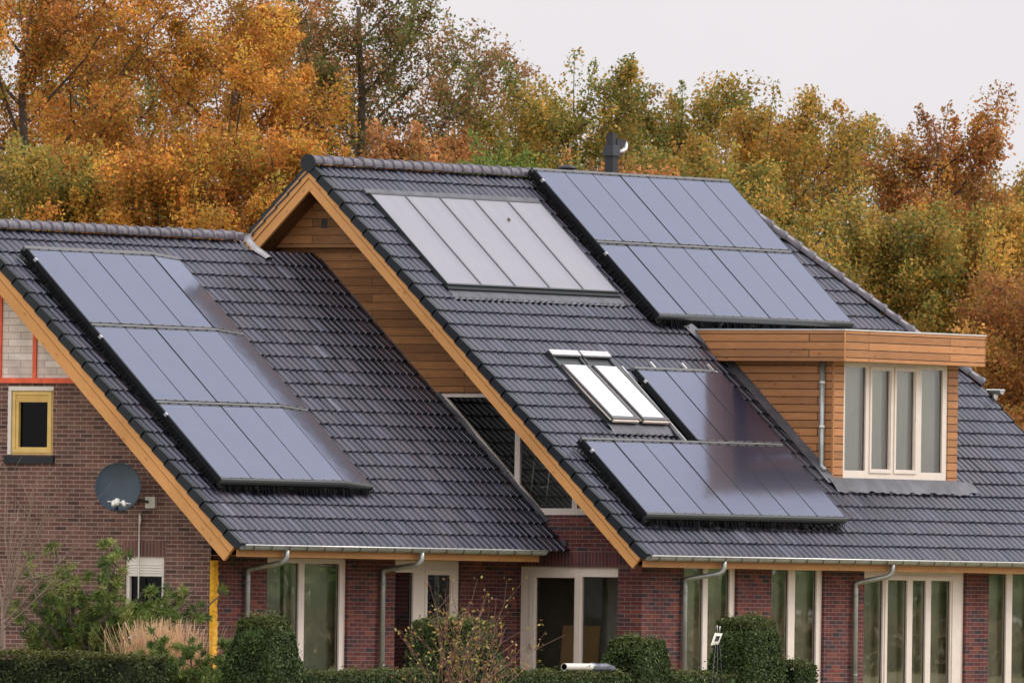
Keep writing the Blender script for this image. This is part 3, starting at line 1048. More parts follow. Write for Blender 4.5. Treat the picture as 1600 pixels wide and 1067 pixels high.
# ------------------------------------------------------------------ windows (in wall-local coordinates)
def window(fr, x0, x1, y0, y1, panes, m=M['cream'], glass=M['glass'], zf=-0.05, zb=-0.115, zg=-0.085, sashes=(), curtain=None, name='window', proud=0.0):
    """panes: list of (xa, xb, ya, yb) glass areas; the frame is everything between them"""
    mb = MB()
    xs = sorted({x0, x1} | {p[0] for p in panes} | {p[1] for p in panes})
    ya, yb2 = min(p[2] for p in panes), max(p[3] for p in panes)
    z0, z1 = zb, zf + proud
    # verticals between panes
    edges = [x0]
    for p in sorted(panes):
        edges += [p[0], p[1]]
    edges.append(x1)
    ps = sorted(panes)
    for i in range(0, len(edges), 2):
        if edges[i + 1] - edges[i] > 0.004:
            mb.box((edges[i], y0, z0), (edges[i + 1], y1, z1), m)
    for p in ps:
        if p[2] - y0 > 0.004:
            mb.box((p[0], y0, z0), (p[1], p[2], z1 - 0.002), m)
        if y1 - p[3] > 0.004:
            mb.box((p[0], p[3], z0), (p[1], y1, z1 - 0.002), m)
    wnd = mb.build(name, house, fr)
    for i, p in enumerate(ps):
        gb = MB()
        gb.face([(p[0] - 0.01, p[2] - 0.01, zg), (p[1] + 0.01, p[2] - 0.01, zg), (p[1] + 0.01, p[3] + 0.01, zg), (p[0] - 0.01, p[3] + 0.01, zg)], glass)
        gb.build('pane', wnd)
        # dark gasket line on the right of each light
        ga = MB()
        ga.box((p[1] - 0.016, p[2], zg + 0.001), (p[1] - 0.0005, p[3], zg + 0.006), M['dark_plastic'])
        ga.build('gasket', wnd)
    for p in sashes:
        sb = MB()
        t = p[4] if len(p) > 4 else 0.055
        for a, b in (((p[0], p[2]), (p[0] + t, p[3])), ((p[1] - t, p[2]), (p[1], p[3])), ((p[0] + t, p[2]), (p[1] - t, p[2] + t)), ((p[0] + t, p[3] - t), (p[1] - t, p[3]))):
            sb.box((a[0], a[1], z1 - 0.02), (b[0], b[1], z1 + 0.018), m)
        sb.build('sash', wnd)
    if curtain:
        for (xa, xb, ca, cb, cz, cmat, folds) in curtain:
            cbm = MB()
            nseg = 40 if folds else 1
            for k in range(nseg):
                u0, u1 = xa + (xb - xa) * k / nseg, xa + (xb - xa) * (k + 1) / nseg
                f = lambda u: cz + (0.010 * math.sin(u * 31) + 0.006 * math.sin(u * 71 + 1) if folds else 0)
                cbm.face([(u0, ca, f(u0)), (u1, ca, f(u1)), (u1, cb, f(u1)), (u0, cb, f(u0))], cmat, True)
            cbm.build('curtain', wnd)
    return wnd


# main front, left to right
window(F_FRONT, W1[0], W1[1], 0.08, TOPM + 0.04, [(1.91, 2.545, 0.16, TOPM), (2.68, 3.315, 0.16, TOPM)], curtain=[(1.92, 3.44, 0.1, 2.5, -0.2, M['added_sheer'], True)])
window(F_FRONT, W2[0], W2[1], 0.08, TOPM + 0.04, [(4.46, 5.04, 0.16, TOPM), (5.23, 5.87, 0.16, TOPM)], curtain=[(4.47, 6.0, 0.1, 2.5, -0.22, M['added_sheer'], True)])
window(F_FRONT, W3[0], W3[1], 0.08, TOPM + 0.04, [(7.25, 7.86, 0.16, 2.39), (8.0, 8.59, 0.16, 2.39), (8.75, 9.15, 0.16, 2.39), (9.31, 9.9, 0.16, 2.39)], curtain=[(7.25, 10.2, 0.1, 2.45, -0.24, M['added_sheer'], True)], sashes=[(7.9, 9.98, 0.1, 2.46, 0.04)])
window(F_FRONT, W4[0], W4[1], 0.08, TOPM + 0.04, [(11.0, 11.62, 0.16, TOPM), (11.8, 12.4, 0.16, TOPM), (12.58, 13.2, 0.16, TOPM)], curtain=[(11.0, 13.25, 0.1, 2.5, -0.22, M['added_sheer'], True)])
# wing front
window(F_WFRONT, V1[0], V1[1], 0.08, TOPW + 0.03, [(-6.2, -5.28, 0.16, 2.50), (-5.13, -4.17, 0.16, 2.50)], curtain=[(-5.35, -4.05, 0.1, 2.5, -0.26, M['added_sheer'], True), (-6.2, -5.4, 0.1, 2.5, -0.32, M['curtain'], True)])
window(F_WFRONT, V2[0], V2[1], 0.08, TOPW + 0.03, [(-2.715, -2.14, 0.16, 2.39), (-1.76, -1.10, 0.16, 2.36)], sashes=[(-1.83, -1.0, 0.12, 2.43, 0.06)])
# gable doors
door = window(F_GABLE, -2.666, -0.893, 0.05, 2.51, [(-2.40, -1.705, 0.14, 2.365), (-1.565, -0.90, 0.14, 2.365)], name='sliding_door', glass=M['glass_dark'], sashes=[(-2.50, -1.60, 0.08, 2.43, 0.085)])
hb = MB()
hb.box((-2.475, 1.28, -0.03), (-2.455, 1.34, 0.012), M['alu'])
hb.tube([(-2.465, 1.31, 0.012), (-2.43, 1.31, 0.02), (-2.43, 1.24, 0.02)], 0.006, M['alu_dull'], 6)
hb.build('handle', door)

# big slanted gable window: frame of bars along a parallelogram
mb = MB()
S1 = (TRI[1][0] - TRI[0][0], TRI[1][1] - TRI[0][1])
ln = math.hypot(*S1)
nx, ny = -S1[1] / ln, S1[0] / ln


def bar(mb, a, b, wdt, m, z0=-0.09, z1=-0.02, side=1):
    dx, dy = b[0] - a[0], b[1] - a[1]
    l = math.hypot(dx, dy)
    px, py = -dy / l * wdt * side, dx / l * wdt * side
    mb.prism([a, b, (b[0] + px, b[1] + py), (a[0] + px, a[1] + py)], z0, z1, m)


bar(mb, TRI[0], TRI[1], 0.10, M['cream'])
bar(mb, TRI[1], TRI[2], 0.10, M['cream'], z1=-0.017)
bar(mb, TRI[2], TRI[3], 0.10, M['cream'])
bar(mb, TRI[3], TRI[0], 0.06, M['cream'], z1=-0.017)
mb.box((-2.798, 3.45, -0.088), (-2.706, 5.09, -0.024), M['cream'])
mb.box((-1.755, 3.40, -0.088), (-1.663, 4.0, -0.024), M['cream'])
gw = mb.build('gable_window', house, F_GABLE)
for poly in ([(-4.2, 5.10), (-2.80, 3.74), (-2.80, 5.10)], [(-2.70, 3.64), (-2.42, 3.36), (-1.75, 3.36), (-1.75, 4.09), (-2.70, 5.02)], [(-1.66, 3.36), (-1.05, 3.36), (-1.66, 4.0)]):
    gb = MB()
    gb.face([(x, y, -0.06) for x, y in poly][::(1 if sum(poly[i][0] * poly[i - 1][1] - poly[i - 1][0] * poly[i][1] for i in range(len(poly))) < 0 else -1)], M['glass_mid'])
    gb.build('pane', gw)

# wing gable windows
w_ = window(F_WGABLE, -6.349, -5.559, 4.06, 5.075, [(-6.20, -5.68, 4.17, 4.84)], m=M['yellow_paint'], glass=M['glass_black'], proud=0.02, sashes=[(-6.30, -5.60, 4.09, 5.0, 0.05)])
mb = MB()
mb.box((-6.36, 5.01, -0.03), (-5.55, 5.074, 0.012), M['white_paint'])
mb.box((-6.365, 4.06, -0.03), (-6.31, 5.008, 0.012), M['white_paint'])
mb.build('outer_trim', w_)
mb = MB()
for k in range(5):
    z = 4.855 + k * 0.027
    mb.raw([(-6.25, z, -0.02), (-5.65, z, -0.02), (-5.65, z + 0.024, -0.038), (-6.25, z + 0.024, -0.038), (-6.25, z - 0.001, -0.05), (-5.65, z - 0.001, -0.05)], [(0, 1, 2, 3), (0, 4, 5, 1)], M['yellow_paint'])
mb.build('louvre', w_)
mb = MB()
mb.box((-6.41, 3.925, 0.002), (-5.52, 4.04, 0.045), M['verge'])
mb.build('sill', w_)
w_ = window(F_WGABLE, -4.225, -3.536, 1.35, 2.562, [(-4.165, -3.59, 1.42, 2.27)], m=M['white_paint'], glass=M['glass_black'], proud=0.02)
mb = MB()
for k in range(5):
    z = 2.28 + k * 0.04
    mb.raw([(-4.17, z, -0.02), (-3.585, z, -0.02), (-3.585, z + 0.036, -0.04), (-4.17, z + 0.036, -0.04), (-4.17, z - 0.001, -0.06), (-3.585, z - 0.001, -0.06)], [(0, 1, 2, 3), (0, 4, 5, 1)], M['white_paint'])
mb.build('louvre', w_)


# ------------------------------------------------------------------ dormer
DZ0 = 3.95
db = MB()
zt = 5.90
roof_y = lambda z: (z - EAVE_Z) * CP / SP
# cheeks (both sides), local boards along y
db.face([(DX0 + 0.2, DY + 0.2, 5.80), (DX1 - 0.2, DY + 0.2, 5.80), (DX1 - 0.2, 3.4, 5.80), (DX0 + 0.2, 3.4, 5.80)], M['plaster'])
dorm = db.build('dormer', house)
F_CHEEK = frame((DX0, 0, 0), (0, -1, 0), (0, 0, 1))
mb = MB()
mb.prism([(-DY, roof_y(0) * 0 + 3.86), (-DY, zt), (-roof_y(zt) - 0.05, zt), (-roof_y(3.86) + 0.0, 3.80)], -0.06, 0.0, M['clad_dormer'])
mb.build('cladding', dorm, F_CHEEK)
F_CHEEK2 = frame((DX1, 0, 0), (0, 1, 0), (0, 0, 1))
mb = MB()
mb.prism([(DY, 3.86), (DY, zt), (roof_y(zt) + 0.05, zt), (roof_y(3.86), 3.80)], -0.06, 0.0, M['clad_dormer'])
mb.build('cladding', dorm, F_CHEEK2)
F_DF = frame((0, DY, 0), (1, 0, 0), (0, 0, 1))
DWX0, DWX1 = 7.665, 10.83
mb = MB()
mb.box((DX0 + 0.001, 3.88, -0.06), (DWX0 - 0.002, 5.79, 0.004), M['clad_dormer'])
mb.build('cladding', dorm, F_DF)
mb = MB()
mb.box((DWX1 + 0.002, 3.88, -0.06), (DX1 - 0.001, 5.79, 0.004), M['clad_dormer'])
mb.build('cladding', dorm, F_DF)
# fascia box with flat roof; front, side boards in own frames
F_DFF = frame((0, DFY, 0), (1, 0, 0), (0, 0, 1))
mb = MB()
mb.box((DFX0 + 0.006, DFZ0, -0.03), (DFX1, DFZ1, 0.0), M['clad_dormer'])
mb.build('fascia', dorm, F_DFF)
F_DFS = frame((DFX0, 0, 0), (0, -1, 0), (0, 0, 1))
y_a, y_b = roof_y(DFZ1 - 0.04) - 0.05, roof_y(DFZ0 - 0.04) - 0.05
mb = MB()
mb.prism([(-DFY, DFZ0), (-DFY, DFZ1), (-y_a - 0.02, DFZ1), (-y_b - 0.02, DFZ0)], -0.03, 0.0, M['clad_dormer'])
mb.build('fascia', dorm, F_DFS)
F_DFS2 = frame((DFX1, 0, 0), (0, 1, 0), (0, 0, 1))
mb = MB()
mb.prism([(DFY, DFZ0), (DFY, DFZ1), (y_a, DFZ1), (y_b, DFZ0)], -0.03, 0.004, M['clad_dormer'])
mb.build('fascia', dorm, F_DFS2)
mb = MB()
mb.box((DFX0 - 0.012, DFY - 0.012, DFZ1 + 0.001), (DFX1 + 0.012, y_a + 0.2, DFZ1 + 0.024), M['zinc_lip'])
mb.build('roof_edge', dorm)
mb = MB()
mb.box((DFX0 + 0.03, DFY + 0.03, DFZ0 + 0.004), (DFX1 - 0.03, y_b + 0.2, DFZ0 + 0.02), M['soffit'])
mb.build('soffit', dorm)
mb = MB()
mb.box((DFX0 - 0.004, DFY - 0.006, DFZ0 + 0.002), (DFX0 + 0.014, DFY + 0.012, DFZ1), M['fascia_wood'])
mb.box((DX0 - 0.006, DY - 0.012, 3.9), (DX0 + 0.02, DY + 0.02, DFZ0), M['clad_dormer'])
mb.build('corner_bead', dorm)
window(F_DF, DWX0, DWX1, DZ0, 5.782,
       [(7.735, 8.36, 4.09, 5.70), (8.52, 9.08, 4.12, 5.66), (9.28, 9.83, 4.12, 5.66), (10.05, 10.69, 4.09, 5.70)],
       glass=M['glass_clear'], zf=-0.015, zb=-0.09, zg=-0.05, sashes=[(8.47, 9.15, 4.06, 5.72, 0.05), (9.21, 9.90, 4.06, 5.72, 0.05)],
       curtain=[(7.70, 10.75, 3.95, 5.78, -0.13, M['curtain'], True)])
# lead: sloped flashing beside the left cheek, apron under the window, upper edge
mb = MB()
pts = []
for k in range(13):
    t = 1.62 + (5.12 - 1.62) * k / 12
    wv = 0.010 * math.sin(k * 2.1)
    xo = DX0 if k < 10 else DX0 + (DFX0 - DX0) * (k - 9) / 3
    pts.append((mroof(xo - 0.19 + wv, t, 0.085), mroof(xo - 0.10, t, 0.10), mroof(xo - 0.004, t, 0.14 + abs(wv))))
vs = [p for r in pts for p in r]
fs = []
for k in range(12):
    for j in range(2):
        fs.append((k * 3 + j, k * 3 + j + 1, k * 3 + j + 4, k * 3 + j + 3))
mb.raw(vs, fs, M['lead'], True)
mb.build('flashing', dorm)
mb = MB()
nx_ = 46
vs, fs = [], []
xa_, xb_ = DX0 - 0.12, DX1 + 0.42
for k in range(nx_ + 1):
    x = xa_ + (xb_ - xa_) * k / nx_
    end = 1.0 if x < DX1 else 1.0 - 0.25 * (x - DX1) / 0.42
    wob_ = 0.02 * math.sin(k * 1.9) + 0.012 * math.sin(k * 5.3)
    step = 0.012 if (k // 9) % 2 else 0.0
    lo = 1.70 - 0.27 * end + wob_
    if x < DX1 + 0.02:
        topp = Vector((x, DY - 0.006, DZ0 + 0.02))
    else:
        topp = mroof(x, 1.70, 0.10)
    vs += [topp, mroof(x, (1.70 + lo) / 2, 0.105 + step), mroof(x, lo + 0.05, 0.088 + step), mroof(x, lo, 0.076 + step)]
for k in range(nx_):
    for j in range(3):
        fs.append((k * 4 + j, k * 4 + j + 1, (k + 1) * 4 + j + 1, (k + 1) * 4 + j))
mb.raw(vs, fs, M['lead'], True)
mb.build('flashing', dorm)

# ---- lead along the junction of wing roof and main gable, stepped lead by the gutter, new lead at the wing ridge
mb = MB()
vs, fs = [], []
for k in range(17):
    t = 0.55 + (6.34 - 0.55) * k / 16
    p = wr(GX, t)
    n_ = Vector((0, -SP, CP))
    j = 0.012 * math.sin(k * 2.3)
    vs += [p + n_ * 0.075 + Vector((-0.07 + j, 0, 0)), p + n_ * 0.080 + Vector((-0.02, 0, 0)), p + n_ * (0.12 + j) + Vector((-0.018, 0, 0)), p + n_ * (0.12 + j) + Vector((-0.004, 0, 0))]
for k in range(16):
    for j in range(3):
        fs.append((k * 4 + j, k * 4 + j + 1, (k + 1) * 4 + j + 1, (k + 1) * 4 + j))
mb.raw(vs, fs, M['lead'], True)
mb.build('flashing', wroof)
for (ya_, yb_, za_, zb_, dz) in ((2.38, 2.18, 2.98, 3.20, 0.03), (2.19, 2.10, 2.96, 3.11, 0.012), (2.07, 1.97, 2.92, 3.02, 0.02), (2.10, 1.80, 2.75, 2.91, 0.05), (2.20, 1.97, 2.86, 2.99, 0.022)):
    mb = MB()
    mb.raw([(GX - 0.004, ya_, za_), (GX - 0.004 - dz, yb_, za_ - 0.02), (GX - 0.004 - dz * 1.3, yb_, zb_), (GX - 0.004, ya_, zb_ + 0.01),
            (GX - 0.001, ya_, za_ + .001), (GX - 0.001, yb_, za_), (GX - 0.001, yb_, zb_ - .002), (GX - 0.001, ya_, zb_)],
           [(0, 3, 2, 1), (0, 1, 5, 4), (1, 2, 6, 5), (2, 3, 7, 6), (3, 0, 4, 7)], M['lead'])
    mb.build('flashing', house)
mb = MB()
vs, fs = [], []
nk = 14
n_ = Vector((0, -SP, CP))
for k in range(nk + 1):
    f = k / nk
    t = WT + 0.06 - f * 0.50
    xo = XE + 0.02 + 0.22 * f + 0.02 * math.sin(f * 8)
    wd = 0.11 + 0.015 * math.sin(f * 11)
    lift_ = 0.12 + 0.07 * math.exp(-(f / 0.18) ** 2)
    p = wr(xo, min(t, WT))
    for a_, h_ in ((-wd, lift_ - 0.045), (-wd * 0.5, lift_ - 0.005), (0.0, lift_), (wd * 0.6, lift_ - 0.01), (wd * 1.3, lift_ - 0.09)):
        vs.append(p + n_ * h_ + Vector((a_, 0, 0)))
for k in range(nk):
    for j in range(4):
        fs.append((k * 5 + j, k * 5 + j + 1, (k + 1) * 5 + j + 1, (k + 1) * 5 + j))
mb.raw(vs, fs, M['lead_light'], True)
mb.build('flashing', wroof)


# ------------------------------------------------------------------ roof windows
for i, (xa, xb) in enumerate(SKY):
    mb = MB()
    z1 = 0.105
    mb.box((xa - 0.03, SKT0 - 0.04, -0.02), (xa + 0.035, SKT1, z1), M['trim'])
    mb.box((xb - 0.035, SKT0 - 0.04, -0.02), (xb + 0.03, SKT1, z1), M['trim'])
    mb.box((xa + 0.035, SKT0 - 0.04, -0.02), (xb - 0.035, SKT0 + 0.05, z1 - 0.01), M['trim'])
    mb.box((xa + 0.035, SKT1 - 0.30, -0.02), (xb - 0.035, SKT1, z1 - 0.03), M['trim'])
    rw = mb.build('roof_window', house, F_MROOF)
    mb = MB()
    mb.box((xa - 0.03, SKT1 - 0.12, z1 + 0.002), (xb + 0.03, SKT1 + 0.01, z1 + 0.022), M['alu_dull'])
    mb.box((xa - 0.03, SKT1 - 0.10, z1 + 0.023), (xb + 0.03, SKT1 + 0.01, z1 + 0.030), M['alu'])
    mb.build('top_cover', rw)
    mb = MB()                                   # opened sash hinging out at the bottom
    tl = SKT1 - 0.30 - (SKT0 + 0.0)
    lift = 0.055
    zz = lambda t: z1 + 0.002 + lift * (1 - (t - SKT0) / tl)

    def sbar(x0, x1, ta, tb, h, m):
        mb.raw([(x0, ta, zz(ta) - 0.03), (x1, ta, zz(ta) - 0.03), (x1, tb, zz(tb) - 0.03), (x0, tb, zz(tb) - 0.03),
                (x0, ta, zz(ta) + h), (x1, ta, zz(ta) + h), (x1, tb, zz(tb) + h), (x0, tb, zz(tb) + h)],
               [(0, 3, 2, 1), (4, 5, 6, 7), (0, 1, 5, 4), (1, 2, 6, 5), (2, 3, 7, 6), (3, 0, 4, 7)], m)
    te = SKT1 - 0.31
    sbar(xa + 0.0, xa + 0.055, SKT0 - 0.02, te, 0.03, M['alu_dull'])
    sbar(xb - 0.055, xb - 0.0, SKT0 - 0.02, te, 0.03, M['alu_dull'])
    sbar(xa + 0.056, xb - 0.056, SKT0 - 0.02, SKT0 + 0.045, 0.028, M['alu_dull'])
    sbar(xa - 0.004, xa - 0.001, SKT0 - 0.01, te, -0.004, M['cream'])
    sbar(xa + 0.02, xb - 0.02, SKT0 - 0.05, SKT0 - 0.022, 0.005, M['cream'])
    mb.build('sash', rw)
    mb = MB()
    ta, tb = SKT0 + 0.046, te
    mb.raw([(xa + 0.056, ta, zz(ta) + 0.012), (xb - 0.056, ta, zz(ta) + 0.012), (xb - 0.056, tb, zz(tb) + 0.012), (xa + 0.056, tb, zz(tb) + 0.012)], [(0, 1, 2, 3)], M['skylight_glass'])
    mb.build('pane', rw)
# apron under the two roof windows
mb = MB()
vs, fs = [], []
for k in range(31):
    x = SKY[0][0] - 0.06 + (SKY[1][1] - SKY[0][0] + 0.16) * k / 30
    c_ = 0.018 * math.cos(2 * PI * (x / TW))
    vs += [(x, SKT0 - 0.02, 0.085), (x, SKT0 - 0.12, 0.085), (x, SKT0 - 0.24, 0.066 + c_)]
for k in range(30):
    for j in range(2):
        fs.append((k * 3 + j, k * 3 + j + 1, k * 3 + j + 4, k * 3 + j + 3))
mb.raw(vs, fs, M['lead'], True)
mb.build('flashing', roof, F_MROOF)


# ------------------------------------------------------------------ downpipes
def downpipe(x_top, x_wall, y_wall, y_g, z_g, z_bend, base=0.05):
    mb = MB()
    P = [(x_top, y_g, z_g - 0.06), (x_top, y_g, z_g - 0.17), (x_top - 0.015, y_g + 0.02, z_g - 0.225), (x_top - 0.05, y_g + 0.06, z_g - 0.262),
         (x_wall + 0.05, y_wall - 0.07, z_bend + 0.035), (x_wall + 0.012, y_wall - 0.02, z_bend + 0.012), (x_wall, y_wall, z_bend), (x_wall, y_wall, z_bend - 0.08), (x_wall, y_wall, base)]
    mb.tube(P, 0.041, M['zinc'], 10)
    o = mb.build('downpipe', house)
    cl = MB()
    for z in (z_bend - 0.16, z_bend - 0.19, z_bend - 1.4):
        cl.tube([(x_wall, y_wall, z), (x_wall, y_wall, z - 0.018)], 0.047, M['zinc'], 10)
    cl.box((x_wall - 0.01, y_wall, z_bend - 0.195), (x_wall + 0.01, y_wall + 0.07, z_bend - 0.17), M['zinc'])
    cl.build('pipe_clip', o)


downpipe(2.203, 1.83, 0.40, -0.065, EAVE_Z, 2.33)
downpipe(7.162, 6.84, 0.40, -0.065, EAVE_Z, 2.32)
downpipe(-7.128 + 0.02, -6.84, 2.63, WY - 0.065, WZ, 2.38)
downpipe(-3.459 + 0.02, -3.17, 2.63, WY - 0.065, WZ, 2.40)
mb = MB()
xd, yd = DX0 - 0.045, DY + 0.17
mb.tube([(xd, yd, DFZ0), (xd, yd, 4.20), (xd - 0.01, yd - 0.01, 4.14), (xd - 0.03, yd - 0.09, 4.08)], 0.04, M['zinc'], 10)
o = mb.build('downpipe', house)
mb = MB()
for z in (5.47, 4.78):
    mb.tube([(xd, yd, z), (xd, yd, z - 0.05)], 0.048, M['zinc_lip'], 10)
mb.build('pipe_clip', o)


# ------------------------------------------------------------------ flue and vent on the far slope
fx, fy = 10.37, 7.2
mb = MB()
mb.box((fx - 0.075, fy - 0.075, 7.4), (fx + 0.075, fy + 0.075, 9.10), M['flue'])
flue = mb.build('chimney', house)
mb = MB()
mb.raw([(fx - 0.12, fy - 0.11, 9.10), (fx + 0.11, fy - 0.11, 9.10), (fx + 0.11, fy + 0.11, 9.10), (fx - 0.12, fy + 0.11, 9.10),
        (fx - 0.085, fy - 0.085, 9.27), (fx + 0.085, fy - 0.085, 9.27), (fx + 0.085, fy + 0.085, 9.27), (fx - 0.085, fy + 0.085, 9.27)],
       [(0, 3, 2, 1), (4, 5, 6, 7), (0, 1, 5, 4), (1, 2, 6, 5), (2, 3, 7, 6), (3, 0, 4, 7)], M['flue'])
mb.box((fx - 0.07, fy - 0.06, 9.272), (fx + 0.05, fy + 0.06, 9.46), M['flue'])
mb.build('cowl', flue)
mb = MB()
mb.prism([(fx + 0.05, 9.20), (fx + 0.26, 9.25), (fx + 0.34, 9.36), (fx + 0.05, 9.37)], -0.07, 0.07, M['flue'])
mb.build('hood', flue, frame((0, fy, 0), (1, 0, 0), (0, 0, 1)))
mb = MB()
P = [(fx + 0.10, fy - 0.08, 9.15), (fx + 0.18, fy - 0.09, 9.18), (fx + 0.27, fy - 0.09, 9.21), (fx + 0.33, fy - 0.06, 9.27), (fx + 0.35, fy - 0.04, 9.33)]
mb.tube(P, [0.034, 0.040, 0.034, 0.040, 0.028], M['alu'], 8)
mb.build('bent_pipe', flue)
mb = MB()
mb.tube([(8.35, 6.75, 8.3), (8.35, 6.75, 8.82)], 0.10, M['flue'], 12)
mb.tube([(8.35, 6.75, 8.82), (8.35, 6.75, 8.86), (8.35, 6.75, 8.885)], [0.155, 0.14, 0.06], M['flue'], 14)
mb.build('vent_cap', house)

# ------------------------------------------------------------------ solar panels
ORD = ['first', 'second', 'third', 'fourth', 'fifth', 'sixth', 'seventh']


def make_panel():
    mb = MB()
    a = 0.011
    W_, L_ = PW - 0.006, PL
    for (x0, x1, y0, y1) in ((0, a, 0, L_), (W_ - a, W_, 0, L_), (a, W_ - a, 0, a), (a, W_ - a, L_ - a, L_)):
        mb.box((x0, y0, -0.042), (x1, y1, 0.002), M['black_frame'])
    mb.box((a, a, -0.03), (W_ - a, L_ - a, -0.004), M['black_frame'])
    p = mb.build('solar_module')
    g_ = MB()
    g_.face([(a, a, 0.0), (W_ - a, a, 0.0), (W_ - a, L_ - a, 0.0), (a, L_ - a, 0.0)], M['panel'])
    # silver edge clips on the top and bottom rim catch the light
    gl = g_.build('glass', p)
    for y0, y1 in ((-0.008, 0.006), (L_ - 0.006, L_ + 0.008)):
        for k in range(3):
            c_ = MB()
            c_.box((0.04 + k * 0.26, y0, 0.0022), (0.24 + k * 0.26, y1, 0.006), M['alu_dull'])
            c_.build('rim_clip', p)
    return p


PANEL = make_panel()
pcount = [0]


def place_panel(fr, x, t, label, group, tilt=0.0):
    if pcount[0] == 0:
        p = PANEL
    else:
        p = PANEL.copy()
        COL.objects.link(p)
        for ch in PANEL.children:
            c = ch.copy()
            COL.objects.link(c)
            c.parent = p
    pcount[0] += 1
    # the rails let every panel sit a hair differently
    rx, ry = random.uniform(-0.003, 0.003), random.uniform(-0.006, 0.006) + tilt
    p.matrix_world = fr @ Matrix.Translation((x, t, PD + random.uniform(-0.002, 0.002))) @ Matrix.Rotation(rx, 4, 'X') @ Matrix.Rotation(ry, 4, 'Y')
    tag(p, label, 'solar panel', group)


def array_trim(fr, x0, x1, t0, t1, where, gaps, left=True, tilt=0.0):
    """bottom fairing, strips between rows, side skirt"""
    mb = MB()
    # rounded bottom fairing
    vs, fs = [], []
    prof = [(t0 - 0.004, PD + 0.004), (t0 - 0.035, PD - 0.004), (t0 - 0.055, PD - 0.03), (t0 - 0.06, PD - 0.07), (t0 - 0.045, PD - 0.105), (t0 - 0.005, PD - 0.12)]
    n = len(prof)
    drop = PW * math.sin(tilt)
    xx = [(x0 - 0.02, 0), (x1 - PW if tilt else x1 - 0.1, 0), (x1 + (0.0 if tilt else 0.02), -drop)]
    for x, dz in xx:
        vs += [(x, a, b + dz) for a, b in prof]
    fs = [(j * n + k, j * n + k + 1, (j + 1) * n + k + 1, (j + 1) * n + k) for j in range(2) for k in range(n - 1)] + [tuple(range(n)), tuple(range(2 * n, 3 * n))[::-1]]
    mb.raw(vs, fs, M['trim'], False)
    tag(mb.build('panel_fairing', None, fr), 'dark rounded bottom fairing of the ' + where, 'panel trim')
    for (xa, xb, ta, tb, what) in gaps:
        mb = MB()
        n = 6
        pr = [(ta, PD - 0.05), (ta, PD + 0.007), (ta + (tb - ta) * .35, PD + 0.003), (ta + (tb - ta) * .65, PD + 0.003), (tb, PD + 0.007), (tb, PD - 0.05)]
        vs = []
        for x, dz in ((xa, 0), (xb - PW if tilt else xb - 0.1, 0), (xb, -drop)):
            vs += [(x, a, b + dz) for a, b in pr]
        mb.raw(vs, [(j * n + k, (j + 1) * n + k, (j + 1) * n + k + 1, j * n + k + 1) for j in range(2) for k in range(n - 1)] + [tuple(range(n))[::-1], tuple(range(2 * n, 3 * n))], M['alu_dull'])
        tag(mb.build('cover_strip', None, fr), 'grey cover strip %s, %s' % (what, where), 'cover strip')
    if left:
        mb = MB()
        mb.box((x0 - 0.024, t0 - 0.03, PD - 0.125), (x0 - 0.004, t1 + 0.08, PD + 0.002), M['black_frame'])
        sk = tag(mb.build('side_skirt', None, fr), 'black left side skirt of the ' + where, 'panel trim')
        for t in ([t1 - 0.22 - k * (PL + PG) for k in range(int(round((t1 - t0) / (PL + PG))))]):
            mb = MB()
            mb.box((x0 - 0.045, t - 0.02, PD - 0.03), (x0 - 0.006, t + 0.03, PD + 0.014), M['alu'])
            mb.build('end_clamp', sk)
    # black bird-proofing bristles between fairing and tiles, doubling as painted contact shade
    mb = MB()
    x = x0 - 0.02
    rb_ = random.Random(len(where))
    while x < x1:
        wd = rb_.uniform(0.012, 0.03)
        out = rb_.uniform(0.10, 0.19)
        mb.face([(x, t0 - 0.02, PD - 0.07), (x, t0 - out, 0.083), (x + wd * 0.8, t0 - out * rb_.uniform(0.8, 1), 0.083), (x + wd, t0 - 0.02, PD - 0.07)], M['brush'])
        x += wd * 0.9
    tag(mb.build('brush_shade_strip', None, fr), 'black bristle strip under the ' + where, 'bird brush')
    if left:  # jagged black strip added as the shade left of the array
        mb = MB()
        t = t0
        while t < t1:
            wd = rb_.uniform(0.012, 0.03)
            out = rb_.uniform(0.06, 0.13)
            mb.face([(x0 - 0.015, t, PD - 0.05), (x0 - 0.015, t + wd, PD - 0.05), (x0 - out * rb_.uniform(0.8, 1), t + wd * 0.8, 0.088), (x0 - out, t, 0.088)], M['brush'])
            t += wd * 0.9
        tag(mb.build('brush_shade_strip', None, fr), 'black strip of painted shade left of the ' + where, 'bird brush')
    # feet seen under the fairing
    x = x0 + 0.14
    k = 0
    while x < x1:
        mb = MB()
        mb.box((x, t0 - 0.03, 0.05), (x + 0.04, t0 + 0.05, PD - 0.125), M['alu'])
        tag(mb.build('roof_hook', None, fr), 'small metal hook under the ' + where, 'roof hook', 'roof hooks under the ' + where)
        x += 0.93


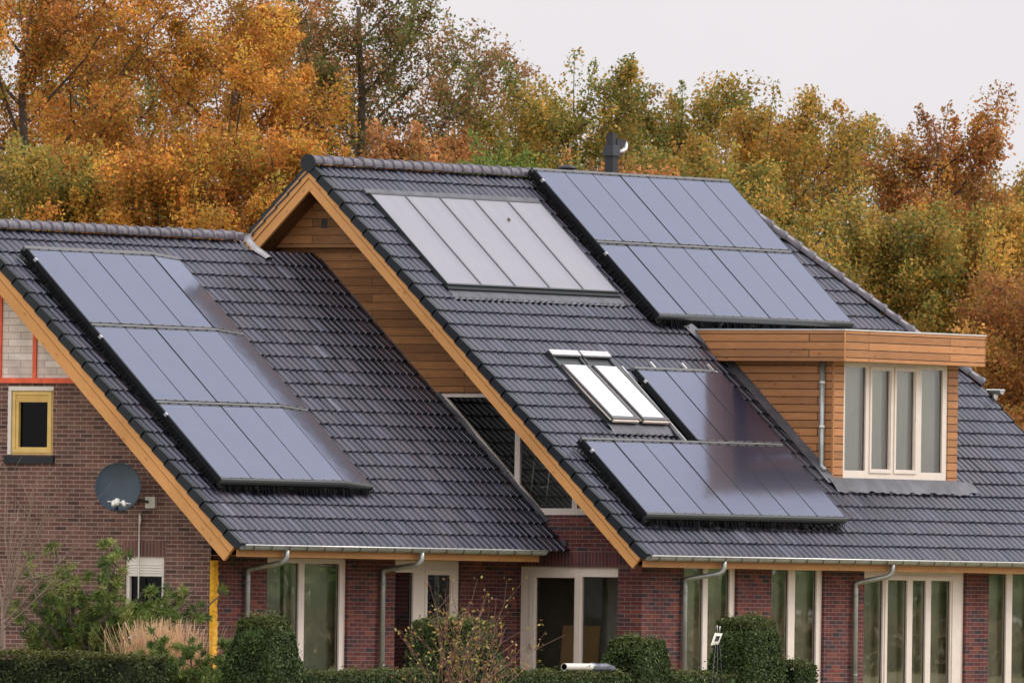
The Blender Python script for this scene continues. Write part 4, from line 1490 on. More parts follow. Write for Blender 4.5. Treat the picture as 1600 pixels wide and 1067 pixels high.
AX, AT = 0.5456, 1.1674
TILT = math.radians(5.0)         # the right hand column is mounted slightly askew
for r in range(3):
    for c in range(5):
        place_panel(F_WROOF, AX + c * PW, AT + r * (PL + PG), 'black solar panel, %s from left in the %s row on the left wing roof' % (ORD[c], ['bottom', 'middle', 'top'][r]), 'solar panels on the left wing roof', tilt=TILT if c == 4 else 0.0)
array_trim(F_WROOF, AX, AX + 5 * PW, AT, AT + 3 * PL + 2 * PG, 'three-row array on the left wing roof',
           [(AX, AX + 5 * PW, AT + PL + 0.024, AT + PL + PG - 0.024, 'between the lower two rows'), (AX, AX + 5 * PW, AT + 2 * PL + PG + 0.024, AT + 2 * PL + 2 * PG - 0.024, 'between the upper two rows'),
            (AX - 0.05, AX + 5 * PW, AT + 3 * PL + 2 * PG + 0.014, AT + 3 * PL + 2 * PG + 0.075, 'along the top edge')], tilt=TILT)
UX, UT = 6.087, 5.219
for r in range(2):
    for c in range(7):
        place_panel(F_MROOF, UX + c * PW, UT + r * (PL + PG), 'black solar panel, %s from left, %s row below the main ridge' % (ORD[c], ['lower', 'upper'][r]), 'solar panels below the main ridge')
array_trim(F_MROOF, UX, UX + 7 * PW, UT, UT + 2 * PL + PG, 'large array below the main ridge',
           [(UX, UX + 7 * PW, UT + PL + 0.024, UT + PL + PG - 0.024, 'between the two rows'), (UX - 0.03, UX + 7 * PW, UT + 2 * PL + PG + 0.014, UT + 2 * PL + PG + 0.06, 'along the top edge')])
LX, LT = 0.5914, 0.688
for c in range(7):
    place_panel(F_MROOF, LX + c * PW, LT, 'black solar panel, %s from left in the row just above the main gutter' % ORD[c], 'solar panels beside the dormer')
for c in range(3):
    place_panel(F_MROOF, LX + 0.04 + (4 + c) * PW, LT + PL + PG, 'black solar panel, %s from left in the short row beside the dormer' % ORD[c], 'solar panels beside the dormer')
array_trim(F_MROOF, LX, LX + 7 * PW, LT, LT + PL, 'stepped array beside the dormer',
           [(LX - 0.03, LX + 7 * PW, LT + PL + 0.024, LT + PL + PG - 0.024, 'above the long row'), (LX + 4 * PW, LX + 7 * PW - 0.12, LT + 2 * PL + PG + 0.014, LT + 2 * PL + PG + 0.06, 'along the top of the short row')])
mb = MB()
xs_ = LX + 0.04 + 4 * PW
mb.box((xs_ - 0.026, LT + PL + PG, PD - 0.10), (xs_ - 0.006, LT + 2 * PL + PG + 0.05, PD + 0.002), M['black_frame'])
mb.box((xs_ - 0.045, LT + 2 * PL + PG - 0.28, PD - 0.03), (xs_ - 0.028, LT + 2 * PL + PG - 0.23, PD + 0.014), M['alu'])
tag(mb.build('side_skirt', None, F_MROOF), 'black metal side skirt left of the short panel row beside the roof windows', 'panel trim')
mb = MB()
mb.box((xs_ - 0.16, LT + PL + 0.1, 0.10), (xs_ - 0.115, LT + 2 * PL + PG + 0.17, 0.145), M['alu'])
tag(mb.build('mounting_rail', None, F_MROOF), 'bare aluminium mounting rail running up the tiles right of the roof windows', 'mounting rail')
for x in (4.86, 5.78, 6.55):
    mb = MB()
    mb.box((x, 4.00, 0.07), (x + 0.05, 4.24, 0.105), M['alu'])
    mb.box((x - 0.005, 3.95, 0.106), (x + 0.055, 4.06, 0.13), M['alu'])
    tag(mb.build('roof_hook', None, F_MROOF), 'shiny roof hook sticking up above the short panel row by the dormer', 'roof hook', 'roof hooks above the short panel row')


# ------------------------------------------------------------------ solar thermal collectors
def make_collector():
    mb = MB()
    a = 0.017
    for (x0, x1, y0, y1) in ((0, a, 0, COLL), (COLW - a, COLW, 0, COLL), (a, COLW - a, 0, 0.03), (a, COLW - a, COLL - 0.03, COLL)):
        mb.box((x0, y0, -0.02), (x1, y1, 0.116), M['trim'])
    p = mb.build('solar_collector')
    g_ = MB()
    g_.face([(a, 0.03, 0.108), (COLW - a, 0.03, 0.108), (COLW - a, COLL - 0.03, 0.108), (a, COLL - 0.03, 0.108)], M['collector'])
    g_.build('glass', p)
    return p


c0 = make_collector()
for c in range(5):
    p = c0
    if c:
        p = c0.copy()
        COL.objects.link(p)
        for ch in c0.children:
            q_ = ch.copy()
            COL.objects.link(q_)
            q_.parent = p
    p.matrix_world = F_MROOF @ Matrix.Translation((COLX + c * COLW, COLT, 0))
    tag(p, 'pale matt glazed solar collector, %s from left in the row of five' % ORD[c], 'solar collector', 'solar thermal collectors')
mb = MB()
mb.box((COLX - 0.03, COLT - 0.075, 0.0), (COLX + 5 * COLW + 0.02, COLT - 0.004, 0.09), M['black_frame'])
tag(mb.build('collector_edge', None, F_MROOF), 'black bottom edge profile under the five pale solar collectors', 'edge profile')
mb = MB()
mb.box((COLX - 0.05, COLT + COLL + 0.002, 0.02), (COLX + 5 * COLW + 0.02, COLT + COLL + 0.10, 0.10), M['lead'])
tag(mb.build('top_flashing', None, F_MROOF), 'grey metal flashing along the top edge of the pale solar collectors', 'flashing')
mb = MB()
vs, fs = [], []
for k in range(61):
    x = COLX - 0.02 + (5 * COLW + 0.03) * k / 60
    c_ = 0.016 * math.cos(2 * PI * (x / TW))
    vs += [(x, COLT - 0.07, 0.06), (x, COLT - 0.17, 0.072), (x, COLT - 0.27, 0.062 + c_)]
for k in range(60):
    for j in range(2):
        fs.append((k * 3 + j, k * 3 + j + 1, k * 3 + j + 4, k * 3 + j + 3))
mb.raw(vs, fs, M['lead'], True)
tag(mb.build('apron_flashing', None, F_MROOF), 'dull pleated lead apron on the tiles under the pale solar collectors', 'flashing')
mb = MB()
q0 = Vector((COLX + 3.42, COLT + 1.52, 0.113))
mb.raw([q0, q0 + Vector((0.06, 0.02, 0.02)), q0 + Vector((0.10, 0.07, 0.005)), q0 + Vector((0.03, 0.08, 0.025)), q0 + Vector((0.01, 0.05, 0.0))], [(0, 1, 2, 3, 4)], M['bark'])
tag(mb.build('fallen_leaf', None, F_MROOF), 'single brown fallen leaf lying on a pale solar collector', 'leaf')

# ------------------------------------------------------------------ satellite dish on the wing gable
dish = tag(empty('satellite_dish', (WGX, 3.95, 3.25)), 'dark grey oval satellite dish with white receivers on the brown brick gable', 'satellite dish')
axis = Vector((-0.80, -0.50, 0.33)).normalized()
sx = axis.cross(Vector((0, 0, 1))).normalized()
sy = sx.cross(axis)
cen = Vector((-0.46, 0.11, 0.30))
mb = MB()
vs, fs = [], []
nr_, na = 9, 40
ra, rbb = 0.335, 0.375
for i in range(nr_ + 1):
    f = i / nr_
    for k in range(na):
        t = 2 * PI * k / na
        vs.append(cen + sx * (ra * f * math.cos(t)) + sy * (rbb * f * math.sin(t)) + axis * (0.10 * f * f))
for i in range(nr_):
    for k in range(na):
        k2 = (k + 1) % na
        fs.append((i * na + k, i * na + k2, (i + 1) * na + k2, (i + 1) * na + k))
mb.raw(vs, fs, M['dish'], True)
rim = [cen + sx * (ra * math.cos(2 * PI * k / na)) + sy * (rbb * math.sin(2 * PI * k / na)) + axis * 0.10 for k in range(na + 1)]
mb.tube(rim, 0.009, M['dish'], 5, cap=False)
mb.build('reflector', dish)
mb = MB()
low = cen - sy * 0.33 + axis * 0.07
lnb = cen + axis * 0.36 - sy * 0.37 + sx * -0.0
mb.tube([low - axis * 0.05, lnb], 0.014, M['dark_plastic'], 6)
mb.build('arm', dish)
for k, (dxx, r_) in enumerate(((-0.10, 0.035), (0.0, 0.045), (0.05, 0.035))):
    mb = MB()
    c_ = lnb + sx * dxx + sy * (0.04 if k == 1 else 0.02)
    dr = (cen - c_).normalized()
    mb.tube([c_ - dr * 0.07, c_ - dr * 0.02, c_ + dr * 0.02, c_ + dr * 0.05], [r_ * 0.7, r_ * 0.8, r_, r_ * 1.05], M['white_plastic'], 10)
    mb.build('receiver', dish)
mb = MB()
mb.tube([lnb + sx * -0.2 + sy * .02, lnb + sx * 0.14 + sy * .05], 0.010, M['white_plastic'], 6)
mb.tube([lnb + sy * -0.03, lnb + sy * -0.09 + sx * 0.04, low + axis * 0.02], 0.008, M['dark_plastic'], 5)
mb.build('receiver_bar', dish)
mb = MB()
mb.box((-0.055, -0.27, 0.03), (0.0, -0.10, 0.20), M['white_plastic'])
mb.tube([(-0.02, -0.16, 0.12), (-0.22, -0.08, 0.14), (-0.40, 0.06, 0.22)], 0.022, M['alu_dull'], 8)
mb.build('bracket', dish)
mb = MB()
ym = 0.02
mb.tube([(-0.02, ym, -0.05), (-0.03, ym - 0.02, -0.14), (-0.02, ym, -0.22), (-0.02, ym, -0.9), (-0.02, ym, -1.9)], [0.012, 0.024, 0.012, 0.012, 0.012], M['white_plastic'], 6)
mb.build('cable', dish)

# ------------------------------------------------------------------ things inside behind glass
mb = MB()
F_CARD = frame((1.5, 0, 0.06), (0, -1, 0), (0.11, 0, 1))
mb.box((-2.48, 0.0, 0.0), (-1.80, 1.57, 0.012), M['cardboard'])
cb = tag(mb.build('cardboard_sheet', None, F_CARD), 'tall brown cardboard sheet leaning inside behind the gable door', 'cardboard')
mb = MB()
mb.box((-2.24, 1.15, 0.013), (-2.10, 1.34, 0.016), M['paper'])
mb.build('paper_label', cb)
lad = tag(empty('ladder', (1.3, 2.8, 2.9)), 'pale aluminium ladder standing inside behind the slanted gable window', 'ladder')
mb = MB()
for yy in (0.17, -0.14):
    mb.tube([(0.0, yy, 0.0), (0.42, yy * 0.9, 2.0)], 0.022, M['alu'], 6)
mb.build('rail', lad)
for k in range(6):
    mb = MB()
    z = 0.25 + k * 0.29
    mb.tube([(0.21 * z, 0.17, z), (0.21 * z, -0.14, z)], 0.016, M['alu'], 6)
    mb.build('rung', lad)


# ------------------------------------------------------------------ foliage
def yew_block(name, label, cat, x0, x1, y0, y1, z0, z1, taper=0.0, n=2600, rot=0.0, cols=((0.024, 0.050, 0.012), (0.044, 0.080, 0.018), (0.070, 0.108, 0.026), (0.05, 0.07, 0.02)), top=(0.105, 0.115, 0.028), size=0.045, rough=0.05, group=None, loc=None, mound=0.0):
    """clipped evergreen: leaf sprays over and just under a tapered block"""
    rg = np.random.default_rng(abs(hash(label)) % 99991 if False else sum(map(ord, label)))
    cx, cy = (x0 + x1) / 2, (y0 + y1) / 2
    hx, hy, hz = (x1 - x0) / 2, (y1 - y0) / 2, z1 - z0
    areas = [2 * hx * hz, 2 * hx * hz, 2 * hy * hz, 2 * hy * hz, 4 * hx * hy]
    P, NR, CLR = [], [], []
    for side, a in enumerate(areas):
        k = int(n * a)
        u, v_ = rg.uniform(-1, 1, k), rg.uniform(0, 1, k) ** 0.9
        sc = 1 - taper * v_
        if side == 0:
            p = np.stack([u * hx * sc, -hy * sc, v_ * hz], 1); nn = np.array([0, -1, 0.15])
        elif side == 1:
            p = np.stack([u * hx * sc, hy * sc, v_ * hz], 1); nn = np.array([0, 1, 0.15])
        elif side == 2:
            p = np.stack([-hx * sc, u * hy * sc, v_ * hz], 1); nn = np.array([-1, 0, 0.15])
        elif side == 3:
            p = np.stack([hx * sc, u * hy * sc, v_ * hz], 1); nn = np.array([1, 0, 0.15])
        else:
            v2 = rg.uniform(-1, 1, k)
            sc = 1 - taper
            p = np.stack([u * hx * sc, v2 * hy * sc, np.full(k, hz)], 1); nn = np.array([0, 0, 1.0])
        # lumpy surface
        lump = np.sin(p[:, 0] * 7.1 + 1) * np.sin(p[:, 1] * 6.3 + 2) * np.sin(p[:, 2] * 7.7) * rough
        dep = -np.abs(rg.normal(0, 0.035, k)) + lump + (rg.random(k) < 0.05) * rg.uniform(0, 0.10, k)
        # round the corners a bit
        p = p + nn[None] / np.linalg.norm(nn) * dep[:, None]
        if side < 2:
            p[:, 1] -= np.sign(nn[1]) * np.clip(np.abs(u) - 0.70, 0, 1) * 0.16 * hy
        elif side < 4:
            p[:, 0] -= np.sign(nn[0]) * np.clip(np.abs(u) - 0.70, 0, 1) * 0.16 * hx
        edge = np.maximum(np.abs(p[:, 0]) / hx, np.abs(p[:, 1]) / hy)
        p[:, 2] -= np.where(p[:, 2] > hz * 0.88, 0.14 * np.clip(edge / (1 - taper) - 0.62, 0, 1), 0)
        m_ = nn[None] + rg.normal(0, 0.75, (k, 3))
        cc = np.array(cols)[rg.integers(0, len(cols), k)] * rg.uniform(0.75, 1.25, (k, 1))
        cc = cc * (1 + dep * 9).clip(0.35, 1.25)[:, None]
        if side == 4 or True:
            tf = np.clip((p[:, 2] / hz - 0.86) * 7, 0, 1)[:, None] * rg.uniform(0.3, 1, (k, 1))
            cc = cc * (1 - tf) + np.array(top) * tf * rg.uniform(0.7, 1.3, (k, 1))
        P.append(p); NR.append(m_); CLR.append(cc)
    P, NR, CLR = np.concatenate(P), np.concatenate(NR), np.concatenate(CLR)
    ln = rg.uniform(0.7, 1.5, len(P)) * size
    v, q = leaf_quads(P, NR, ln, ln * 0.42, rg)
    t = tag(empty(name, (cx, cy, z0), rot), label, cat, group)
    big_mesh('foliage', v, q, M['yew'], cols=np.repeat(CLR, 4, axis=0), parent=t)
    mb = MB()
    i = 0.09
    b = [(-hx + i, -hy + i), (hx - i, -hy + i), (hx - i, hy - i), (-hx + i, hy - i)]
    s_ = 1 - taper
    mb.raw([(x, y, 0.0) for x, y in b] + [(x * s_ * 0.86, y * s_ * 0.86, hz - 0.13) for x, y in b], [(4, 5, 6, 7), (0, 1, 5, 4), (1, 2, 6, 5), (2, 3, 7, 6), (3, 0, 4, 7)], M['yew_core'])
    mb.build('shade_core', t)  # solid box core, coloured as the shade inside the foliage
    return t


tg = 'clipped yew blocks along the garden hedge'
ty = -1.6
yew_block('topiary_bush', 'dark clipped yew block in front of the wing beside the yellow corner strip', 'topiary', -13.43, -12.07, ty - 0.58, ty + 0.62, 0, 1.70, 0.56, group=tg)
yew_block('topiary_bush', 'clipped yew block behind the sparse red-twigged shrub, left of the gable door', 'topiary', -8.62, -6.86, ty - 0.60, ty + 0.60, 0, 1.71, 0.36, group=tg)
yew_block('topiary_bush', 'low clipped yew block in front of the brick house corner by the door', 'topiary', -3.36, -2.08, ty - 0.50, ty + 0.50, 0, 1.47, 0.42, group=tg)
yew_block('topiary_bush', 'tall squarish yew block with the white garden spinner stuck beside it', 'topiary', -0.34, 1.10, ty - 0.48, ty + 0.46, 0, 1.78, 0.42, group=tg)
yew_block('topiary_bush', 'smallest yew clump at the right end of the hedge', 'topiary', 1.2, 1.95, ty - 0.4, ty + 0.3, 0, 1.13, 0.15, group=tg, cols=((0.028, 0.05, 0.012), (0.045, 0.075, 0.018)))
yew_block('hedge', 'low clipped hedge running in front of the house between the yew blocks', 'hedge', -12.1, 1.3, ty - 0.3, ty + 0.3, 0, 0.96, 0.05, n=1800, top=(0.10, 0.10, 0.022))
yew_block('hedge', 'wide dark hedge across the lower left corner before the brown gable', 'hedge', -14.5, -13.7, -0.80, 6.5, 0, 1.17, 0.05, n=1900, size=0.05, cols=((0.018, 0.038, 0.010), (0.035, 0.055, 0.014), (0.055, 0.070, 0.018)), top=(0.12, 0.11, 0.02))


def tuft_shrub(name, label, cat, base, limbs, n_tuft, tuft_r, needle, cols, m, twig_m, trunk_r=0.05, per=60, seed=1, flat=0.5, width=0.008, group=None):
    """shrub of explicit limbs (polylines in local coords) carrying needle tufts"""
    rg = np.random.default_rng(seed)
    t = tag(empty(name, base), label, cat, group)
    mb = MB()
    C, D = [], []
    for li, pl in enumerate(limbs):
        P = [np.array(p, float) for p in pl]
        rr = np.linspace(trunk_r, 0.008, len(P))
        mb.tube(P, list(rr), twig_m, 6)
        for _ in range(n_tuft):
            s_ = rg.uniform(0.30, 1.0) * (len(P) - 1)
            i = min(int(s_), len(P) - 2)
            p = P[i] + (P[i + 1] - P[i]) * (s_ - i)
            d = rg.normal(0, 1, 3) * np.array([1, 1, flat]) + np.array([0, 0, 0.35])
            d /= np.linalg.norm(d)
            ln = rg.uniform(0.06, tuft_r)
            e = p + d * ln
            mb.tube([p, p + d * ln * 0.5 + np.array([0, 0, -0.01]), e], [0.008, 0.006, 0.003], twig_m, 4, cap=False)
            C.append(e); D.append(d)
    mb.build('branches', t)
    C, D = np.array(C), np.array(D)
    k = len(C)
    c = np.repeat(C, per, 0)
    d = np.repeat(D, per, 0) * 0.6 + rg.normal(0, 0.75, (k * per, 3))
    d /= np.linalg.norm(d, axis=1, keepdims=True)
    ln = rg.uniform(0.5, 1.2, k * per) * needle
    c = c - np.repeat(D, per, 0) * rg.uniform(0, 0.10, (k * per, 1)) + d * (ln * 0.5)[:, None]
    nn = np.cross(d, rg.normal(size=(k * per, 3)))
    v, q = leaf_quads(c, nn, ln, np.full(k * per, width), rg, up=d)
    base_c = np.array(cols)[rg.integers(0, len(cols), k)]
    cc = np.repeat(base_c, per, 0) * rg.uniform(0.7, 1.3, (k * per, 1))
    big_mesh('foliage', v, q, m, cols=np.repeat(cc, 4, 0), parent=t)
    return t


def rand_limb(start, end, k=5, wob=0.06, rg=random):
    s_, e = Vector(start), Vector(end)
    out = []
    for i in range(k + 1):
        f = i / k
        p = s_.lerp(e, f) + Vector((rg.uniform(-wob, wob), rg.uniform(-wob, wob), rg.uniform(-wob, wob))) * (0 if i == 0 else 1)
        out.append(tuple(p))
    return out


# pine on the left, in front of the brown gable: limbs fan out from one leaning stem (local coords, y is along the gable)
random.seed(21)
pl = []
for (ey, ez) in ((-2.35, 2.0), (-2.1, 1.75), (-1.75, 2.05), (-1.6, 1.60), (-1.2, 2.1), (-0.9, 2.45), (-0.45, 2.2), (-0.2, 2.7), (0.15, 2.75), (0.3, 2.35), (0.65, 2.5), (0.9, 2.1), (1.0, 1.7), (0.7, 1.95), (-0.7, 1.8), (-0.2, 1.9), (-1.3, 1.75), (0.2, 2.0), (1.15, 1.9), (-0.5, 2.35), (-1.9, 1.9), (0.5, 1.6), (-0.9, 2.0)):
    st = (0.0, 0.1 * random.uniform(-1, 1), random.uniform(0.5, 1.0))
    pl.append(rand_limb(st, (random.uniform(-0.7, 0.7), ey, ez), 5, 0.08))
pl.append([(0, 0, 0), (0.02, 0.05, 0.5), (0.0, -0.05, 1.0), (0.03, -0.15, 1.5)])
tuft_shrub('pine_shrub', 'loose spreading green pine in front of the brown brick gable', 'pine', (-10.5, 3.1, 0), pl, 19, 0.30, 0.125, ((0.075, 0.125, 0.024), (0.115, 0.175, 0.030), (0.17, 0.22, 0.045), (0.06, 0.10, 0.022), (0.22, 0.25, 0.06)), M['needle'], M['bark'], 0.05, 62, 3, 0.5, 0.014)
pl = []
for (ex, ey, ez) in ((0.2, 1.0, 1.05), (0.4, 0.7, 1.25), (-0.1, 0.4, 1.40), (0.1, 0.05, 1.30), (0.3, -0.3, 1.15), (0.0, -0.7, 1.05), (0.2, -0.95, 1.30), (0.5, -0.5, 1.25), (-0.3, 0.8, 0.9), (-0.3, -0.2, 0.95), (0.1, -1.1, 0.95), (0, 0.5, 1.1), (-0.4, 0.3, 1.1), (-0.4, -0.8, 0.85)):
    pl.append(rand_limb((0, random.uniform(-0.3, 0.3), 0.25), (ex, ey, ez), 4, 0.06))
tuft_shrub('juniper_shrub', 'pale green juniper shrub at the right end of the dark left hedge', 'juniper', (-12.9, -0.35, 0), pl, 26, 0.24, 0.10, ((0.10, 0.15, 0.035), (0.15, 0.20, 0.045), (0.08, 0.12, 0.03), (0.20, 0.24, 0.06)), M['needle'], M['bark'], 0.03, 70, 5, 0.6, 0.015)

# ornamental grass: arching straw blades and plumes
rg = np.random.default_rng(5)
nb = 2600
az = rg.uniform(0, 2 * PI, nb)
lean = rg.uniform(0.03, 0.40, nb)
hgt = rg.uniform(0.8, 1.72, nb)
base = np.stack([rg.normal(0, 0.16, nb), rg.normal(0, 0.26, nb), np.zeros(nb)], 1)
V, Qd, CC = [], [], []
off = 0
seg = 5
for i in range(nb):
    pts = []
    for k in range(seg + 1):
        f = k / seg
        r_ = lean[i] * f ** 1.8 * hgt[i]
        pts.append(base[i] + np.array([math.cos(az[i]) * r_, math.sin(az[i]) * r_, hgt[i] * (f - 0.22 * lean[i] * f * f * f)]))
    wv = np.array([-math.sin(az[i]), math.cos(az[i]), 0]) * 0.0036
    plume = rg.random() < 0.5
    for k, p in enumerate(pts):
        ww = wv * (1 - 0.6 * k / seg) * (2.4 if (plume and k >= seg - 1) else 1)
        V += [p - ww, p + ww]
        c_ = np.array([0.42, 0.19, 0.06]) * (1 - k / seg) + np.array([0.62, 0.42, 0.25]) * (k / seg)
        CC += [c_, c_]
    for k in range(seg):
        a_ = off + 2 * k
        Qd.append((a_, a_ + 1, a_ + 3, a_ + 2))
    off += 2 * (seg + 1)
o = big_mesh('ornamental_grass', np.array(V), np.array(Qd), M['straw'], cols=np.array(CC))
o.location = (-11.4, 1.06, 0)
tag(o, 'straw coloured clump of ornamental grass below the gable wall', 'grass clump')


def twig_tree(name, label, cat, base, trunk, twigs, tr, m, leaves=0, lcols=(), seed=0, sub=3, sublen=0.35, group=None, lsize=0.05):
    rg = random.Random(seed)
    t = tag(empty(name, base), label, cat, group)
    mb = MB()
    tips = []
    if trunk:
        mb.tube(trunk, list(np.linspace(tr, tr * 0.35, len(trunk))), m, 7)
    for (s_, e, r0) in twigs:
        pl_ = rand_limb(s_, e, 5, 0.035, rg)
        mb.tube(pl_, list(np.linspace(r0, r0 * 0.3, len(pl_))), m, 5, cap=False)
        d = Vector(e) - Vector(s_)
        for k in range(sub):
            i = rg.randint(1, 4)
            p = Vector(pl_[i])
            q_ = p + d.normalized() * sublen * rg.uniform(0.5, 1) + Vector((rg.uniform(-1, 1), rg.uniform(-1, 1), rg.uniform(-0.4, 0.9))) * sublen * 0.8
            pp = rand_limb(p, q_, 3, 0.015, rg)
            mb.tube(pp, list(np.linspace(r0 * 0.5, 0.003, len(pp))), m, 4, cap=False)
            tips += pp[1:]
        tips += pl_[2:]
    mb.build('branches', t)
    if leaves:
        g2 = np.random.default_rng(seed)
        T = np.array([tuple(p) for p in tips])
        c = T[g2.integers(0, len(T), leaves)] + g2.normal(0, 0.04, (leaves, 3))
        v, q = leaf_quads(c, g2.normal(size=(leaves, 3)), g2.uniform(0.7, 1.3, leaves) * lsize, g2.uniform(0.7, 1.2, leaves) * lsize * 0.6, g2)
        cc = np.array(lcols)[g2.integers(0, len(lcols), leaves)]
        big_mesh('leaves', v, q, M['leaf'], cols=np.repeat(cc, 4, 0), parent=t)
    return t


# bare sapling at the far left: local y runs away to the left of the picture, so branches reach to -y
twig_tree('bare_sapling', 'leafless pale sapling at the left edge in front of the pine', 'sapling', (-13.0, 2.78, 0),
          [(0, 0, 0), (0, 0.01, 0.8), (0, 0.0, 1.45), (0.02, 0.02, 1.75)],
          [((0, 0, 1.55), (0.1, -1.25, 2.75), 0.022), ((0, 0, 1.62), (-0.1, -0.75, 3.1), 0.020), ((0, 0, 1.65), (0.1, -0.45, 3.5), 0.018), ((0, 0, 1.7), (0.0, -0.2, 3.3), 0.016), ((0, 0, 1.6), (0.1, 0.4, 3.0), 0.018),
           ((0, 0, 1.45), (0.0, -1.0, 2.2), 0.018), ((0, 0, 1.7), (0, -0.95, 3.6), 0.015), ((0.0, -0.4, 2.2), (0.0, -1.6, 2.55), 0.012), ((0, -0.2, 2.0), (0.1, -1.5, 3.3), 0.013), ((0, -0.1, 2.1), (0.1, -0.6, 3.9), 0.012), ((0, -0.1, 2.1), (0.1, 0.1, 3.9), 0.012)],
          0.065, M['twig'], seed=3, sub=4, sublen=0.5)
tw = []
rr = random.Random(8)
for k in range(30):
    ex = rr.uniform(-1.3, 2.3)
    ez = rr.uniform(1.3, 2.35) if abs(ex - 0.2) < 0.9 else rr.uniform(0.9, 1.9)
    tw.append(((rr.uniform(-0.5, 0.9), rr.uniform(-.2, .2), rr.uniform(0.15, 0.7)), (ex, rr.uniform(-0.6, 0.5), ez), 0.0075))
twig_tree('twiggy_shrub', 'sparse shrub of red twigs with a few yellow leaves before the wing windows', 'shrub', (-9.4, -2.6, 0), None, tw, 0.02, M['red_twig'], 620,
          ((0.36, 0.27, 0.05), (0.30, 0.14, 0.05), (0.22, 0.20, 0.04), (0.42, 0.34, 0.10)), 4, 5, 0.34, lsize=0.06)

# pale pipe wrapped at one end lying on the hedge
pp_ = tag(empty('waste_pipe', (-4.2, -1.72, 1.02)), 'pale plastic pipe with grey wrapped end lying on the low hedge', 'pipe')
mb = MB()
n = 14
for (r0, inv) in ((0.056, False), (0.047, True)):
    vs = [(x, r0 * math.cos(2 * PI * k / n), r0 * math.sin(2 * PI * k / n)) for x in (-0.72, 0.02) for k in range(n)]
    fs = [(k, (k + 1) % n, n + (k + 1) % n, n + k) for k in range(n)]
    mb.raw(vs, [f[::-1] for f in fs] if inv else fs, M['pvc'] if not inv else M['dark_plastic'], True)
ring = [(-0.72, r_ * math.cos(2 * PI * k / n), r_ * math.sin(2 * PI * k / n)) for r_ in (0.056, 0.047) for k in range(n)]
mb.raw(ring, [(k, n + k, n + (k + 1) % n, (k + 1) % n) for k in range(n)], M['pvc'])
mb.build('pipe', pp_)
mb = MB()
mb.tube([(0.0, 0, 0.0), (0.05, 0, 0.0), (0.25, 0.01, -0.006), (0.45, 0.0, 0.0), (0.62, -0.01, -0.02), (0.72, 0, -0.04)], [0.055, 0.068, 0.058, 0.062, 0.045, 0.02], M['tarp'], 9, smooth=False)
mb.build('wrapping', pp_)
# white garden spinner on thin wire legs
gsx, gsy = -1.32, -2.15
gs = tag(empty('garden_spinner', (gsx, gsy, 0)), 'white garden spinner on thin wire legs beside the tall yew block', 'garden ornament')
mb = MB()
for a in (-0.10, 0.0, 0.11):
    mb.tube([(a * 3.6, a * 0.8, 0.2), (a * 0.35, 0, 1.52)], 0.0035, M['alu_dull'], 5)
mb.build('legs', gs)
mb = MB()
R = [(-0.20, 1.36), (0.02, 1.38), (0.14, 1.54), (-0.08, 1.55)]
rI = [(-0.115, 1.42), (0.0, 1.42), (0.055, 1.50), (-0.055, 1.505)]
for k in range(4):
    k2 = (k + 1) % 4
    mb.face([(R[k][0], 0, R[k][1]), (R[k2][0], 0, R[k2][1]), (rI[k2][0], -0.01, rI[k2][1]), (rI[k][0], -0.01, rI[k][1])], M['white_plastic'])
mb.tube([(0.0, 0, 1.54), (-0.02, 0, 1.66)], 0.007, M['alu'], 5)
mb.tube([(0.05, 0, 1.54), (0.06, 0, 1.65)], 0.007, M['alu'], 5)
mb.build('head', gs)


# ------------------------------------------------------------------ autumn trees behind the house
PAL = {
    'orange': ((0.52, 0.22, 0.030), (0.60, 0.29, 0.034), (0.46, 0.17, 0.030), (0.36, 0.28, 0.036), (0.30, 0.13, 0.034)),
    'bright': ((0.64, 0.28, 0.034), (0.54, 0.21, 0.030), (0.60, 0.36, 0.040), (0.40, 0.26, 0.034), (0.40, 0.15, 0.030)),
    'rust': ((0.52, 0.23, 0.064), (0.44, 0.18, 0.054), (0.34, 0.14, 0.05), (0.29, 0.20, 0.044), (0.56, 0.27, 0.075)),
    'greenbrown': ((0.16, 0.17, 0.044), (0.27, 0.17, 0.060), (0.34, 0.17, 0.060), (0.14, 0.165, 0.04), (0.24, 0.13, 0.046)),
    'olive': ((0.30, 0.25, 0.046), (0.21, 0.21, 0.042), (0.43, 0.27, 0.046), (0.48, 0.27, 0.048), (0.17, 0.19, 0.040)),
    'gold': ((0.50, 0.30, 0.045), (0.38, 0.28, 0.046), (0.54, 0.28, 0.044), (0.27, 0.23, 0.042), (0.46, 0.22, 0.044)),
    'pinkgreen': ((0.27, 0.27, 0.05), (0.46, 0.31, 0.05), (0.48, 0.22, 0.09), (0.21, 0.23, 0.046)),
    'redbrown': ((0.46, 0.19, 0.054), (0.36, 0.14, 0.044), (0.54, 0.27, 0.055), (0.32, 0.21, 0.044)),
    'green': ((0.14, 0.22, 0.04), (0.20, 0.26, 0.05), (0.30, 0.28, 0.05)),
    'brown': ((0.33, 0.16, 0.06), (0.40, 0.20, 0.065), (0.26, 0.16, 0.05)),
    'dark': ((0.20, 0.18, 0.04), (0.28, 0.20, 0.045), (0.16, 0.17, 0.04)),
}


